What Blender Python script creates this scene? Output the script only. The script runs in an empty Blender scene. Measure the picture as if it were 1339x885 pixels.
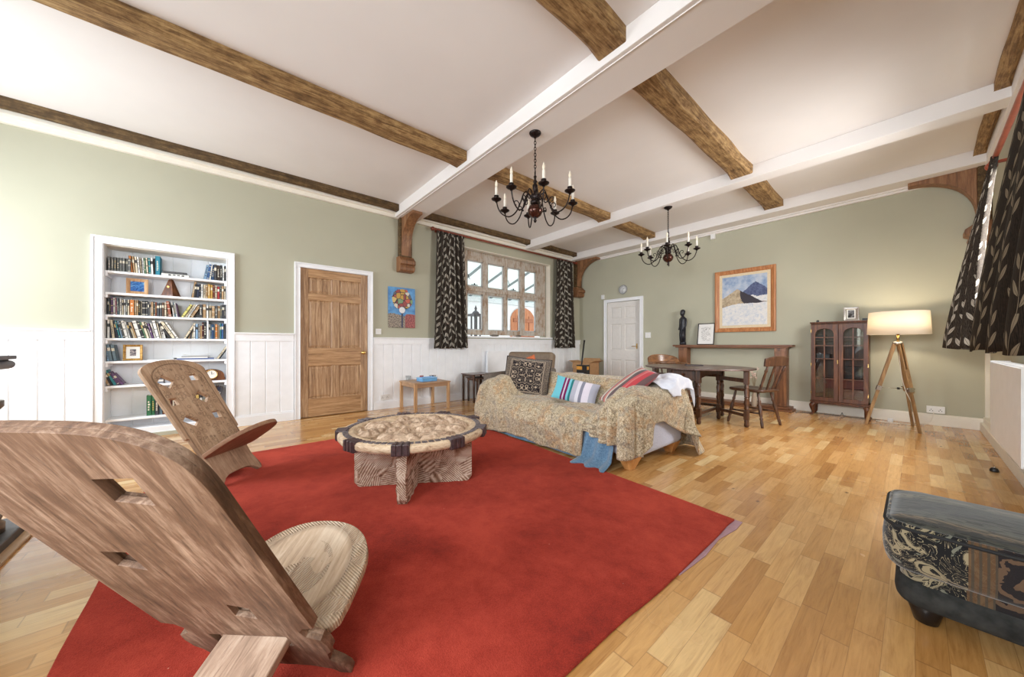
import bpy, bmesh, math, random
from mathutils import Matrix, Vector
from math import sin, cos, pi, radians, sqrt, atan2, floor as ffloor
random.seed(7)
SC = bpy.context.scene
COL = SC.collection

# ------------------------------------------------------------------ colours and node helpers
def lin(c):
    c = c / 255.0
    return c / 12.92 if c <= 0.04045 else ((c + 0.055) / 1.055) ** 2.4
def S(r, g, b): return (lin(r), lin(g), lin(b), 1.0)

class X:
    """a float socket with arithmetic"""
    def __init__(s, B, k): s.B, s.k = B, k
    def _m(s, op, o=None, o2=None):
        n = s.B.nt.nodes.new('ShaderNodeMath'); n.operation = op
        s.B.link(s, n.inputs[0])
        for i, q in ((1, o), (2, o2)):
            if q is not None: s.B.link(q, n.inputs[i])
        return X(s.B, n.outputs[0])
    def __add__(s, o): return s._m('ADD', o)
    __radd__ = __add__
    def __sub__(s, o): return s._m('SUBTRACT', o)
    def __rsub__(s, o): return (s * -1.0) + o
    def __mul__(s, o): return s._m('MULTIPLY', o)
    __rmul__ = __mul__
    def __truediv__(s, o): return s._m('DIVIDE', o)
    def floor(s): return s._m('FLOOR')
    def fract(s): return s._m('FRACT')
    def abs(s): return s._m('ABSOLUTE')
    def sin(s): return s._m('SINE')
    def sqrt(s): return s._m('SQRT')
    def min(s, o): return s._m('MINIMUM', o)
    def max(s, o): return s._m('MAXIMUM', o)
    def lt(s, o): return s._m('LESS_THAN', o)
    def gt(s, o): return s._m('GREATER_THAN', o)
    def pow(s, o): return s._m('POWER', o)
    def ping(s, o): return s._m('PINGPONG', o)
    def smooth(s, a, b):
        n = s.B.nt.nodes.new('ShaderNodeMapRange'); n.interpolation_type = 'SMOOTHSTEP'
        s.B.link(s, n.inputs[0]); n.inputs[1].default_value = a; n.inputs[2].default_value = b
        return X(s.B, n.outputs[0])

class B:
    def __init__(s, name):
        s.m = bpy.data.materials.new(name); s.m.use_nodes = True
        s.nt = s.m.node_tree; s.p = s.nt.nodes['Principled BSDF']
        s._tc = None
    def new(s, t): return s.nt.nodes.new(t)
    def link(s, a, b):
        if isinstance(a, X): a = a.k
        if isinstance(a, (int, float)): b.default_value = a
        elif isinstance(a, tuple): b.default_value = a
        else: s.nt.links.new(a, b)
    def coord(s, kind='Object'):
        if s._tc is None: s._tc = s.new('ShaderNodeTexCoord')
        return s._tc.outputs[kind]
    def xyz(s, v=None):
        n = s.new('ShaderNodeSeparateXYZ'); s.link(v if v is not None else s.coord(), n.inputs[0])
        return [X(s, o) for o in n.outputs]
    def vec(s, x=0.0, y=0.0, z=0.0):
        n = s.new('ShaderNodeCombineXYZ')
        for q, i in zip((x, y, z), n.inputs): s.link(q, i)
        return n.outputs[0]
    def map(s, v=None, scale=(1, 1, 1), rot=(0, 0, 0), loc=(0, 0, 0)):
        n = s.new('ShaderNodeMapping'); s.link(v if v is not None else s.coord(), n.inputs[0])
        n.inputs['Scale'].default_value = scale; n.inputs['Rotation'].default_value = rot; n.inputs['Location'].default_value = loc
        return n.outputs[0]
    def noise(s, v=None, scale=5.0, detail=4.0, rough=.55, dist=0.0):
        n = s.new('ShaderNodeTexNoise'); s.link(v if v is not None else s.coord(), n.inputs['Vector'])
        n.inputs['Scale'].default_value = scale; n.inputs['Detail'].default_value = detail
        n.inputs['Roughness'].default_value = rough; n.inputs['Distortion'].default_value = dist
        return X(s, n.outputs['Fac'])
    def noisec(s, v=None, scale=5.0, detail=2.0):
        n = s.new('ShaderNodeTexNoise'); s.link(v if v is not None else s.coord(), n.inputs['Vector'])
        n.inputs['Scale'].default_value = scale; n.inputs['Detail'].default_value = detail
        return n.outputs['Color']
    def voro(s, v=None, scale=5.0, feature='F1', out='Distance', rnd=1.0):
        n = s.new('ShaderNodeTexVoronoi'); n.feature = feature; s.link(v if v is not None else s.coord(), n.inputs['Vector'])
        n.inputs['Scale'].default_value = scale; n.inputs['Randomness'].default_value = rnd
        o = n.outputs[out]
        return X(s, o) if out == 'Distance' else o
    def wave(s, v=None, scale=5.0, dist=2.0, detail=2.0, dscale=1.0, dirn='X', kind='BANDS'):
        n = s.new('ShaderNodeTexWave'); n.wave_type = kind
        if kind == 'BANDS': n.bands_direction = dirn
        s.link(v if v is not None else s.coord(), n.inputs['Vector'])
        n.inputs['Scale'].default_value = scale; n.inputs['Distortion'].default_value = dist
        n.inputs['Detail'].default_value = detail; n.inputs['Detail Scale'].default_value = dscale
        return X(s, n.outputs['Fac'])
    def white(s, v, out='Value'):
        n = s.new('ShaderNodeTexWhiteNoise'); n.noise_dimensions = '3D'; s.link(v, n.inputs['Vector'])
        return X(s, n.outputs['Value']) if out == 'Value' else n.outputs['Color']
    def ramp(s, f, stops, interp='LINEAR'):
        n = s.new('ShaderNodeValToRGB'); n.color_ramp.interpolation = interp
        e = n.color_ramp.elements
        while len(e) < len(stops): e.new(0.5)
        for q, (p, c) in zip(e, stops): q.position = p; q.color = c
        s.link(f, n.inputs[0]); return n.outputs[0]
    def mix(s, f, a, b, mode='MIX'):
        n = s.new('ShaderNodeMix'); n.data_type = 'RGBA'; n.blend_type = mode; n.clamp_factor = True
        s.link(f, n.inputs[0]); s.link(a, n.inputs[6]); s.link(b, n.inputs[7]); return n.outputs[2]
    def bump(s, h, strength=.3, dist=.01):
        n = s.new('ShaderNodeBump'); n.inputs['Strength'].default_value = strength; n.inputs['Distance'].default_value = dist
        s.link(h, n.inputs['Height']); s.link(n.outputs[0], s.p.inputs['Normal'])
    def done(s, color, rough=.5, metal=0.0, spec=.5, **kw):
        s.link(color, s.p.inputs['Base Color'])
        s.link(rough, s.p.inputs['Roughness']); s.link(metal, s.p.inputs['Metallic'])
        s.p.inputs['Specular IOR Level'].default_value = spec
        for k, q in kw.items(): s.link(q, s.p.inputs[k.replace('_', ' ')])
        return s.m

MATS = {}
def plain(name, col, rough=.5, metal=0.0, var=.06, scale=18.0, spec=.5, bump=0.0, **kw):
    """a near-uniform material with slight mottling"""
    if name in MATS: return MATS[name]
    b = B(name); n = b.noise(scale=scale, detail=3)
    d = tuple(max(0, c * (1 - var * 2)) for c in col[:3]) + (1,); l = tuple(min(1, c * (1 + var)) for c in col[:3]) + (1,)
    if bump: b.bump(n, bump, .004)
    MATS[name] = b.done(b.ramp(n, [(.3, d), (.7, l)]), rough, metal, spec, **kw)
    return MATS[name]
def wood(name, dark, mid, light, axis=0, scale=6.0, stretch=14.0, rough=.45, bump=.15, fine=1.0, spec=.5, coat=0.0):
    if name in MATS: return MATS[name]
    b = B(name)
    sc = [stretch] * 3; sc[axis] = 1.0
    v = b.map(scale=tuple(q * fine for q in sc))
    n1 = b.noise(v, scale=scale * .35, detail=6, rough=.62, dist=.6)
    n2 = b.noise(v, scale=scale * 2.2, detail=3, rough=.7)
    f = n1 * .75 + n2 * .25
    c = b.ramp(f, [(.32, dark), (.5, mid), (.66, light)])
    if bump: b.bump(f, bump, .004)
    MATS[name] = b.done(c, rough, 0, spec, Coat_Weight=coat, Coat_Roughness=.25)
    return MATS[name]

# ------------------------------------------------------------------ mesh builder
class MB:
    def __init__(s): s.v, s.f, s.mi, s.sm, s.uv = [], [], [], [], {}
    def add(s, vs, fs, m=0, smooth=False, M=None):
        o = len(s.v)
        s.v += [tuple(M @ Vector(q)) for q in vs] if M is not None else [tuple(q) for q in vs]
        for f in fs:
            s.f.append(tuple(o + i for i in f)); s.mi.append(m); s.sm.append(smooth)
        return s
    def box(s, x0, x1, y0, y1, z0, z1, m=0, M=None):
        if x0 > x1: x0, x1 = x1, x0
        if y0 > y1: y0, y1 = y1, y0
        if z0 > z1: z0, z1 = z1, z0
        vs = [(x, y, z) for z in (z0, z1) for x, y in ((x0, y0), (x1, y0), (x1, y1), (x0, y1))]
        return s.add(vs, [(3, 2, 1, 0), (4, 5, 6, 7), (0, 1, 5, 4), (1, 2, 6, 5), (2, 3, 7, 6), (3, 0, 4, 7)], m, False, M)
    def bar(s, p, q, w, h, m=0, up=(0, 0, 1), w1=None, h1=None):
        """a rectangular bar from p to q"""
        p, q = Vector(p), Vector(q); d = (q - p); u = Vector(up)
        if abs(d.normalized().dot(u)) > .98: u = Vector((1, 0, 0))
        a = d.cross(u).normalized(); c = a.cross(d).normalized()
        w1 = w if w1 is None else w1; h1 = h if h1 is None else h1
        vs = [P + a * (i * W / 2) + c * (j * H / 2) for P, W, H in ((p, w, h), (q, w1, h1)) for i, j in ((-1, -1), (1, -1), (1, 1), (-1, 1))]
        return s.add(vs, [(3, 2, 1, 0), (4, 5, 6, 7), (0, 1, 5, 4), (1, 2, 6, 5), (2, 3, 7, 6), (3, 0, 4, 7)], m)
    def loft(s, rings, m=0, smooth=True, cap=True, closed=True):
        n = len(rings[0]); vs = [p for r in rings for p in r]; fs = []
        for i in range(len(rings) - 1):
            for j in range(n if closed else n - 1):
                k = (j + 1) % n
                fs.append((i * n + j, i * n + k, (i + 1) * n + k, (i + 1) * n + j))
        s.add(vs, fs, m, smooth)
        if cap:
            o = len(s.v) - len(vs)
            s.f.append(tuple(o + j for j in range(n))[::-1]); s.mi.append(m); s.sm.append(False)
            s.f.append(tuple(o + (len(rings) - 1) * n + j for j in range(n))); s.mi.append(m); s.sm.append(False)
        return s
    def tube(s, path, r, n=8, m=0, cap=True):
        P = [Vector(p) for p in path]; R = r if isinstance(r, (list, tuple)) else [r] * len(P)
        rings = []; a = None
        for i, p in enumerate(P):
            d = (P[min(i + 1, len(P) - 1)] - P[max(i - 1, 0)])
            if d.length < 1e-9: d = Vector((0, 0, 1))
            d.normalize()
            if a is None:
                a = d.cross(Vector((0, 0, 1)) if abs(d.z) < .95 else Vector((1, 0, 0))).normalized()
            else:
                a = (a - d * a.dot(d)).normalized()
            c = d.cross(a)
            rings.append([p + (a * cos(2 * pi * j / n) + c * sin(2 * pi * j / n)) * R[i] for j in range(n)])
        return s.loft(rings, m, True, cap)
    def cyl(s, p, q, r, r1=None, n=16, m=0):
        return s.tube([p, q], [r, r if r1 is None else r1], n, m)
    def lathe(s, prof, n=20, m=0, M=None, smooth=True):
        """prof: (radius, z) from bottom to top about the z axis"""
        rings = [[(max(r, 1e-4) * cos(2 * pi * j / n), max(r, 1e-4) * sin(2 * pi * j / n), z) for j in range(n)] for r, z in prof]
        if M is not None: rings = [[M @ Vector(p) for p in r] for r in rings]
        return s.loft(rings, m, smooth, True)
    def turned(s, p, q, prof, n=14, m=0):
        """turned stick from p to q; prof: (t 0..1, radius)"""
        p, q = Vector(p), Vector(q); d = q - p
        M = Matrix.Translation(p) @ d.to_track_quat('Z', 'Y').to_matrix().to_4x4()
        return s.lathe([(r, t * d.length) for t, r in prof], n, m, M)
    def prism(s, poly, z0, z1, m=0, M=None, smooth=False):
        n = len(poly)
        vs = [(x, y, z0) for x, y in poly] + [(x, y, z1) for x, y in poly]
        fs = [tuple(range(n))[::-1], tuple(range(n, 2 * n))]
        s.add(vs, fs, m, False, M)
        o = len(s.v) - 2 * n
        for j in range(n):
            k = (j + 1) % n
            s.f.append((o + j, o + k, o + n + k, o + n + j)); s.mi.append(m); s.sm.append(smooth)
        return s
    def grid(s, nu, nv, fn, m=0, smooth=True, closed_u=False, uvf=None):
        o = len(s.v)
        for j in range(nv + 1):
            for i in range(nu + (0 if closed_u else 1)):
                s.v.append(tuple(fn(i / nu, j / nv)))
        w = nu + (0 if closed_u else 1)
        for j in range(nv):
            for i in range(nu):
                k = (i + 1) % w if closed_u else i + 1
                f = (o + j * w + i, o + j * w + k, o + (j + 1) * w + k, o + (j + 1) * w + i)
                if uvf: s.uv[len(s.f)] = [uvf(i / nu, j / nv), uvf((i + 1) / nu, j / nv), uvf((i + 1) / nu, (j + 1) / nv), uvf(i / nu, (j + 1) / nv)]
                s.f.append(f); s.mi.append(m); s.sm.append(smooth)
        return s
    def ball(s, c, r, n=14, m=0, sz=1.0):
        c = Vector(c)
        prof = [(r * sin(pi * i / n), -r * sz * cos(pi * i / n)) for i in range(n + 1)]
        return s.lathe(prof, n + 4, m, Matrix.Translation(c))
    def build(s, name, mats, parent=None, world=False, bevel=0.0, seg=2, solid=0.0, sub=0, M=None, weld=0.0, wsmooth=False):
        me = bpy.data.meshes.new(name)
        vs = s.v
        if world and parent is not None:
            inv = PM[parent.name].inverted(); vs = [tuple(inv @ Vector(v)) for v in vs]
        me.from_pydata(vs, [], s.f)
        me.polygons.foreach_set('material_index', s.mi); me.polygons.foreach_set('use_smooth', s.sm)
        if s.uv:
            ul = me.uv_layers.new(name='UVMap')
            for fi, q in s.uv.items():
                for li, u in zip(me.polygons[fi].loop_indices, q): ul.data[li].uv = u
        for q in (mats if isinstance(mats, (list, tuple)) else [mats]): me.materials.append(q)
        me.update()
        bm = bmesh.new(); bm.from_mesh(me)
        if weld: bmesh.ops.remove_doubles(bm, verts=bm.verts, dist=weld)
        if not s.uv: bmesh.ops.recalc_face_normals(bm, faces=bm.faces)
        bm.to_mesh(me); bm.free()
        return link(name, me, parent, bevel, seg, solid, sub, M)
PM = {}
def link(name, me, parent=None, bevel=0.0, seg=2, solid=0.0, sub=0, M=None):
    o = bpy.data.objects.new(name, me); COL.objects.link(o)
    if parent is not None: o.parent = parent
    if M is not None: o.matrix_local = M
    PM[o.name] = (PM[parent.name] if parent is not None else Matrix()) @ (M if M is not None else Matrix())
    if solid:
        q = o.modifiers.new('Solidify', 'SOLIDIFY'); q.thickness = solid; q.offset = 0
    if bevel:
        q = o.modifiers.new('Bevel', 'BEVEL'); q.width = bevel; q.segments = seg; q.limit_method = 'ANGLE'; q.angle_limit = radians(40)
        q.harden_normals = False
    if sub:
        q = o.modifiers.new('Subdivision', 'SUBSURF'); q.levels = sub; q.render_levels = sub
    return o
def thing(name, label, cat, loc=(0, 0, 0), rotz=0.0, group=None, M=None):
    o = bpy.data.objects.new(name, None); COL.objects.link(o)
    o.empty_display_size = .1
    if M is None: M = Matrix.Translation(Vector(loc)) @ Matrix.Rotation(rotz, 4, 'Z')
    o.matrix_local = M
    PM[o.name] = M.copy()
    o['label'] = label; o['category'] = cat
    if group: o['group'] = group
    return o
def tag(o, label, cat, group=None, kind=None):
    o['label'] = label; o['category'] = cat
    if group: o['group'] = group
    if kind: o['kind'] = kind
    return o
def struct(o, label=None):
    o['kind'] = 'structure'
    if label: o['label'] = label
    return o
def lab(o, label): o['label'] = label; return o
def copy_tree(o, parent=None):
    c = o.copy(); COL.objects.link(c)
    if parent is not None: c.parent = parent
    for ch in list(o.children): copy_tree(ch, c)
    return c
def curve_plank(name, outline, holes, thick, bev, mats, parent=None, M=None, res=3):
    """a board of the given outline with holes pierced through, as one mesh in its own XY plane"""
    cu = bpy.data.curves.new('tmp', 'CURVE'); cu.dimensions = '2D'; cu.fill_mode = 'BOTH'
    for pts in [outline] + holes:
        sp = cu.splines.new('POLY'); sp.points.add(len(pts) - 1)
        for q, (x, y) in zip(sp.points, pts): q.co = (x, y, 0, 1)
        sp.use_cyclic_u = True
    cu.extrude = thick / 2 - bev; cu.bevel_depth = bev; cu.bevel_resolution = res; cu.offset = -bev
    t = bpy.data.objects.new('tmp', cu); COL.objects.link(t)
    bpy.context.view_layer.update()
    dg = bpy.context.evaluated_depsgraph_get()
    me = bpy.data.meshes.new_from_object(t.evaluated_get(dg), depsgraph=dg)
    bpy.data.objects.remove(t); bpy.data.curves.remove(cu)
    bm = bmesh.new(); bm.from_mesh(me); bmesh.ops.remove_doubles(bm, verts=bm.verts, dist=1e-5)
    bmesh.ops.recalc_face_normals(bm, faces=bm.faces)
    bm.to_mesh(me); bm.free(); me.name = name
    for q in me.polygons: q.use_smooth = True
    me.set_sharp_from_angle(angle=radians(28))
    me.materials.clear()
    for q in (mats if isinstance(mats, (list, tuple)) else [mats]): me.materials.append(q)
    return link(name, me, parent, 0, 2, 0, 0, M)
def catmull(pts, n=8, closed=False):
    P = [Vector(p) for p in pts]; out = []
    m = len(P)
    for i in range(m if closed else m - 1):
        g = lambda k: P[k % m] if closed else P[max(0, min(m - 1, k))]
        a, b, c, d = g(i - 1), g(i), g(i + 1), g(i + 2)
        for t in range(n):
            u = t / n
            out.append(.5 * ((2 * b) + (c - a) * u + (2 * a - 5 * b + 4 * c - d) * u * u + (3 * b - a - 3 * c + d) * u ** 3))
    if not closed: out.append(P[-1])
    return out
def pl(x, pts):
    """piecewise linear"""
    if x <= pts[0][0]: return pts[0][1]
    for (a, b), (c, d) in zip(pts, pts[1:]):
        if x <= c: return b + (d - b) * (x - a) / (c - a) if c > a else d
    return pts[-1][1]
def sst(x, a, b):
    t = max(0.0, min(1.0, (x - a) / (b - a))); return t * t * (3 - 2 * t)
_h = [random.random() for _ in range(4096)]
def vn(x, y, s=0):
    """smooth value noise"""
    def h(i, j): return _h[(i * 73 + j * 179 + s * 977 + (i * j) * 31) % 4096]
    i, j = ffloor(x), ffloor(y); u, v = x - i, y - j; u = u * u * (3 - 2 * u); v = v * v * (3 - 2 * v)
    return (h(i, j) * (1 - u) + h(i + 1, j) * u) * (1 - v) + (h(i, j + 1) * (1 - u) + h(i + 1, j + 1) * u) * v
# ------------------------------------------------------------------ materials
M_wall = plain('sage_paint', S(181, 179, 160), .75, var=.025, scale=1.2, spec=.3)
M_ceil = plain('ceiling_paint', S(232, 228, 226), .8, var=.015, scale=1.5, spec=.2)
M_white = plain('white_gloss_paint', S(242, 244, 248), .42, var=.02, scale=8)
M_cream = plain('cream_gloss_paint', S(236, 230, 218), .45, var=.02, scale=8)
M_plas = plain('white_plastic', S(235, 235, 235), .35, var=.01)
M_oak = wood('door_oak', S(108, 78, 54), S(164, 128, 94), S(200, 168, 132), axis=2, scale=7, stretch=16, rough=.42, bump=.08)
M_oakh = wood('door_oak_rail', S(122, 88, 58), S(174, 134, 94), S(202, 166, 126), axis=0, scale=7, stretch=16, rough=.42, bump=.08)
M_pine = wood('pine', S(150, 110, 74), S(190, 148, 106), S(212, 174, 132), axis=2, scale=5, rough=.5, bump=.05)
M_pineh = wood('pine_top', S(140, 104, 76), S(172, 136, 102), S(196, 160, 124), axis=1, scale=5, rough=.45, bump=.05)
M_brace = wood('brace_oak', S(86, 58, 38), S(132, 90, 58), S(162, 120, 84), axis=2, scale=6, rough=.5, bump=.12)
M_dark = wood('dark_oak', S(38, 23, 15), S(72, 46, 31), S(104, 70, 48), axis=2, scale=8, rough=.36, bump=.08, coat=.1, spec=.4)
M_darkh = wood('dark_oak_top', S(58, 42, 38), S(90, 70, 64), S(122, 100, 92), axis=1, scale=6, rough=.3, bump=.05, coat=.3)
M_mahog = wood('mahogany', S(50, 26, 14), S(92, 52, 29), S(132, 82, 48), axis=2, scale=7, rough=.36, bump=.04, coat=.1, spec=.35)
M_mantel = wood('mantel_wood', S(70, 42, 26), S(124, 80, 50), S(158, 110, 74), axis=2, scale=6, rough=.4, bump=.08)
M_mantelh = wood('mantel_shelf_wood', S(70, 42, 26), S(120, 76, 48), S(154, 106, 70), axis=0, scale=6, rough=.4, bump=.08)
M_frame = wood('frame_wood', S(140, 84, 46), S(178, 116, 68), S(204, 144, 92), axis=2, scale=8, rough=.4, bump=.05)
M_lampw = wood('lamp_teak', S(104, 74, 44), S(146, 110, 70), S(176, 140, 96), axis=2, scale=8, rough=.4, bump=.05)
M_chrome = plain('satin_nickel', S(200, 198, 194), .22, 1.0, var=.02)
M_brass = plain('brass', S(206, 170, 104), .25, 1.0, var=.05)
M_black = plain('black_plastic', S(26, 25, 26), .4, var=.1)
M_iron = plain('bronze_iron', S(40, 30, 28), .35, .7, var=.2, scale=40)
M_ball = plain('bronze_ball', S(78, 44, 34), .22, .6, var=.15)
M_rod = plain('rod_mahogany', S(132, 62, 42), .35, var=.15)
M_rodr = plain('rod_red', S(170, 78, 52), .35, var=.1)
M_pages = plain('paper', S(226, 218, 200), .8, var=.05)
M_paperw = plain('white_paper', S(238, 237, 232), .7, var=.02)
M_beech = wood('beech_foot', S(176, 116, 62), S(206, 148, 88), S(222, 168, 108), axis=2, scale=6, rough=.4, bump=.03)

# old oak ceiling beams
b = B('old_beam_oak')
v = b.map(scale=(12, 1.0, 12)); n1 = b.noise(v, 3.0, 8, .7, .8); n2 = b.noise(b.map(scale=(30, 3, 30)), 3.0, 4, .7); n3 = b.noise(scale=9.0, detail=6, rough=.7)
f = n1 * .5 + n2 * .25 + n3 * .25
c = b.ramp(f, [(.35, S(62, 44, 28)), (.46, S(120, 90, 56)), (.55, S(166, 134, 90)), (.68, S(204, 176, 128))])
b.bump(f, .6, .02); M_beam = b.done(c, .7, 0, .3)
b = B('old_beam_oak_dark')
v = b.map(scale=(12, 1.0, 12)); n1 = b.noise(v, 3.0, 8, .7, .8); n3 = b.noise(scale=14.0, detail=6, rough=.7)
f = n1 * .6 + n3 * .4
c = b.ramp(f, [(.34, S(48, 36, 24)), (.5, S(88, 68, 44)), (.66, S(132, 108, 74))])
b.bump(f, .5, .02); M_beamd = b.done(c, .7, 0, .3)

# oak strip floor: strips run along Y, staggered, each block its own tone
b = B('oak_strip_floor')
x, y, z = b.xyz()
W = .071
row = (x / W).floor()
rnd = b.white(b.vec(row, 3.3, 1.1)); rnd2 = b.white(b.vec(row, 7.7, 2.3))
L = rnd2 * .22 + .30
yy = y / L + rnd * 9.0
col = yy.floor()
cell = b.white(b.vec(row, col, .5))
tone = b.ramp(cell, [(0.0, S(174, 124, 68)), (.2, S(192, 142, 82)), (.45, S(203, 154, 94)), (.75, S(211, 165, 106)), (.93, S(219, 180, 124)), (1.0, S(234, 206, 156))])
gv = b.vec(x * 9.0 + cell * 40.0, y * .9 + cell * 17.0, cell * 9.0)
g1 = b.noise(gv, 3.2, 6, .65, 1.6); g2 = b.noise(b.vec(x * 60.0, y * 2.2, cell * 5.0), 3.0, 3, .6)
gr = b.ramp(g1 * .7 + g2 * .3, [(.30, (.60, .50, .42, 1)), (.48, (.90, .87, .83, 1)), (.64, (1.06, 1.06, 1.04, 1))])
c = b.mix(.85, tone, gr, 'MULTIPLY')
kn = b.voro(b.vec(x * 1.0, y * .55, 0.0), 5.2); km = kn.smooth(.07, .02)
c = b.mix(km * .75, c, S(74, 48, 30))
gx = ((x / W).fract() - .5).abs().gt(.487); gy = (yy.fract() - .5).abs().gt(.494)
gap = gx.max(gy)
c = b.mix(gap * .38, c, S(110, 74, 44))
b.bump(g1 * .3 - gap * .6, .12, .003)
rg = b.noise(scale=2.0, detail=3) * .12 + .20
M_floor = b.done(c, rg, 0, .5, Coat_Weight=.35, Coat_Roughness=.12)

# red carpet
b = B('red_carpet_pile')
n1 = b.noise(scale=1.6, detail=5, rough=.6, dist=.5); n2 = b.noise(scale=260, detail=2); n3 = b.noise(scale=12, detail=5, rough=.7)
f = n1 * .5 + n3 * .25 + n2 * .25
c = b.ramp(f, [(.36, S(98, 27, 25)), (.47, S(138, 42, 33)), (.60, S(168, 62, 48))])
sp = b.voro(scale=9.0); c = b.mix(sp.smooth(.025, .012) * .7, c, S(220, 190, 170))
b.bump(n2 * .7 + n3 * .5, .7, .006)
M_rug = b.done(c, .95, 0, .1, Sheen_Weight=.5, Sheen_Roughness=.5, Sheen_Tint=S(230, 110, 90))
M_under = plain('mauve_underlay', S(176, 140, 148), .9)

# old carved chair wood, grain along local X
def carved(name, dark, mid, light, pat):
    b = B(name)
    x, y, z = b.xyz()
    n1 = b.noise(b.map(scale=(1.1, 10, 10)), 3.6, 8, .68, 1.0); n2 = b.noise(b.map(scale=(4, 40, 40)), 3.0, 4, .7); n3 = b.noise(scale=4.5, detail=6, rough=.65)
    f = n1 * .5 + n2 * .2 + n3 * .3
    c = b.ramp(f, [(.32, dark), (.5, mid), (.66, light)])
    if pat == 'plain':
        st = b.noise(b.map(scale=(5, 60, 60)), 2.4, 2, .5); c = b.mix(st.smooth(.62, .72) * .45, c, dark)
        b.bump(f, .45, .006)
    elif pat == 'discs':
        vd = b.voro(b.map(scale=(1, 1, 0.0)), 26.0, rnd=.9); ed = b.voro(b.map(scale=(1, 1, 0.0)), 26.0, 'DISTANCE_TO_EDGE', rnd=.9)
        rings = vd.smooth(.30, .36) * vd.smooth(.46, .40)
        r = y.abs() / .228
        r = r.max(((x - .86).max(0.0) * (x - .86).max(0.0) / (.165 * .165) + y * y / (.228 * .228)).sqrt())
        gro = r.smooth(.79, .82) * r.smooth(.87, .84)
        rings = rings * r.lt(.78) * x.gt(.30)
        c = b.mix(rings * .5, c, dark); c = b.mix(gro * .55, c, dark)
        b.bump(rings * -.8 - gro * 1.2 + f * .4, .5, .004)
    elif pat == 'hatch':
        r1 = ((x - y * .6) * 760.0).sin(); r2 = ((x * .5 + y) * 760.0).sin()
        pick = b.voro(b.map(scale=(1, 1, 0)), 13.0, out='Color'); pk = b.xyz(pick)[0]
        h = pk.gt(.5) * r1 + pk.lt(.5) * r2
        # smooth dished centre, hatched star in the middle and hatched border band
        e = ((x - .20) * (x - .20) / (.165 * .165) + y * y / (.155 * .155)).sqrt()
        star = b.noise(scale=9, detail=2).gt(.5) * e.lt(.62)
        m = e.gt(1.0).max(star) * x.gt(.03)
        c = b.mix(h.smooth(.2, .9) * m * .38, c, dark)
        c = b.mix(e.smooth(.88, .98) * e.smooth(1.1, 1.0) * .4 * x.gt(.03), c, dark)
        b.bump(h * m * -.8 + e.smooth(.7, 1.05) * 3.0 + f * .3, .6, .004)
    return b.done(c, .62, 0, .35)
M_chairn = carved('weathered_chair_wood', S(48, 33, 25), S(108, 82, 65), S(166, 140, 120), 'plain')
M_chairf = carved('disc_carved_wood', S(96, 72, 54), S(176, 144, 116), S(208, 180, 152), 'discs')
M_seat = carved('hatch_carved_wood', S(130, 104, 84), S(196, 170, 144), S(226, 208, 186), 'hatch')
M_tail = carved('chair_tail_wood', S(96, 72, 58), S(160, 132, 112), S(198, 174, 154), 'plain')
M_seatf = carved('chair_seat_wood', S(90, 62, 46), S(152, 114, 88), S(184, 148, 118), 'plain')

# coffee table woods
b = B('carved_relief_wood')
n1 = b.noise(scale=14, detail=6, rough=.7, dist=1.0); n2 = b.noise(scale=60, detail=3)
f = n1 * .7 + n2 * .3
c = b.ramp(f, [(.34, S(100, 78, 64)), (.47, S(172, 144, 120)), (.60, S(216, 192, 168))])
c = b.mix(b.voro(scale=7).smooth(.10, .02) * .6, c, S(84, 58, 44))
b.bump(f, .5, .006); M_relief = b.done(c, .6, 0, .3)
b = B('pale_rim_wood')
n1 = b.noise(b.map(scale=(4, 4, 14)), 4.0, 6, .7, 1.2); c = b.ramp(n1, [(.3, S(128, 96, 72)), (.45, S(198, 170, 140)), (.65, S(222, 202, 174))])
b.bump(n1, .3, .004); M_rim = b.done(c, .5, 0, .4)
b = B('dark_rim_carving')
n1 = b.noise(scale=70, detail=3); c = b.ramp(n1, [(.35, S(62, 54, 58)), (.6, S(116, 106, 108))]); b.bump(n1, .8, .006); M_rimd = b.done(c, .5)
M_rimk = plain('dark_rim_block', S(72, 52, 54), .4, var=.25, scale=60, bump=.5)
b = B('chiselled_plank')
x, y, z = b.xyz()
pk = b.voro(scale=9.0, out='Color'); k = b.xyz(pk); p = x * .6 + y * .8
l1 = ((p * (k[0] * 2.0 - 1.0) + z * (k[1] * 2.0 - 1.0)) * 520.0).sin(); n1 = b.noise(b.map(scale=(6, 6, 6)), 2.0, 6, .7, 1.0)
band = (z - .19).abs().smooth(.05, .015)
f = n1 * .55 + l1 * .10 + .22 + band * .10
c = b.ramp(f, [(.36, S(112, 78, 58)), (.49, S(172, 140, 118)), (.60, S(212, 192, 174))])
b.bump(f, .8, .012); M_chis = b.done(c, .65, 0, .3)

# sofa throw, fringed brown-gold tapestry weave
b = B('tapestry_throw')
n1 = b.noise(scale=6.0, detail=4, rough=.6, dist=.8); n2 = b.noise(scale=130, detail=3, rough=.8); n3 = b.noise(b.map(loc=(3, 8, 1)), 11.0, 4, .6, 1.5)
base = b.ramp(n2, [(.34, S(104, 92, 76)), (.47, S(172, 154, 126)), (.60, S(222, 208, 180))])
n4 = b.noise(b.map(loc=(1, 2, 5)), 46.0, 3, .7)
c = b.mix(n1.smooth(.50, .62) * .45, base, S(186, 136, 84))
c = b.mix(n3.smooth(.52, .62) * .42, c, S(112, 112, 114))
c = b.mix(n4.smooth(.54, .66) * .55, c, S(92, 74, 54))
c = b.mix(n4.smooth(.44, .34) * .5, c, S(224, 212, 186))
wv = b.voro(scale=7.0); c = b.mix(((wv * 40.0).sin().gt(.6)) * .22, c, S(104, 84, 60))
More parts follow.
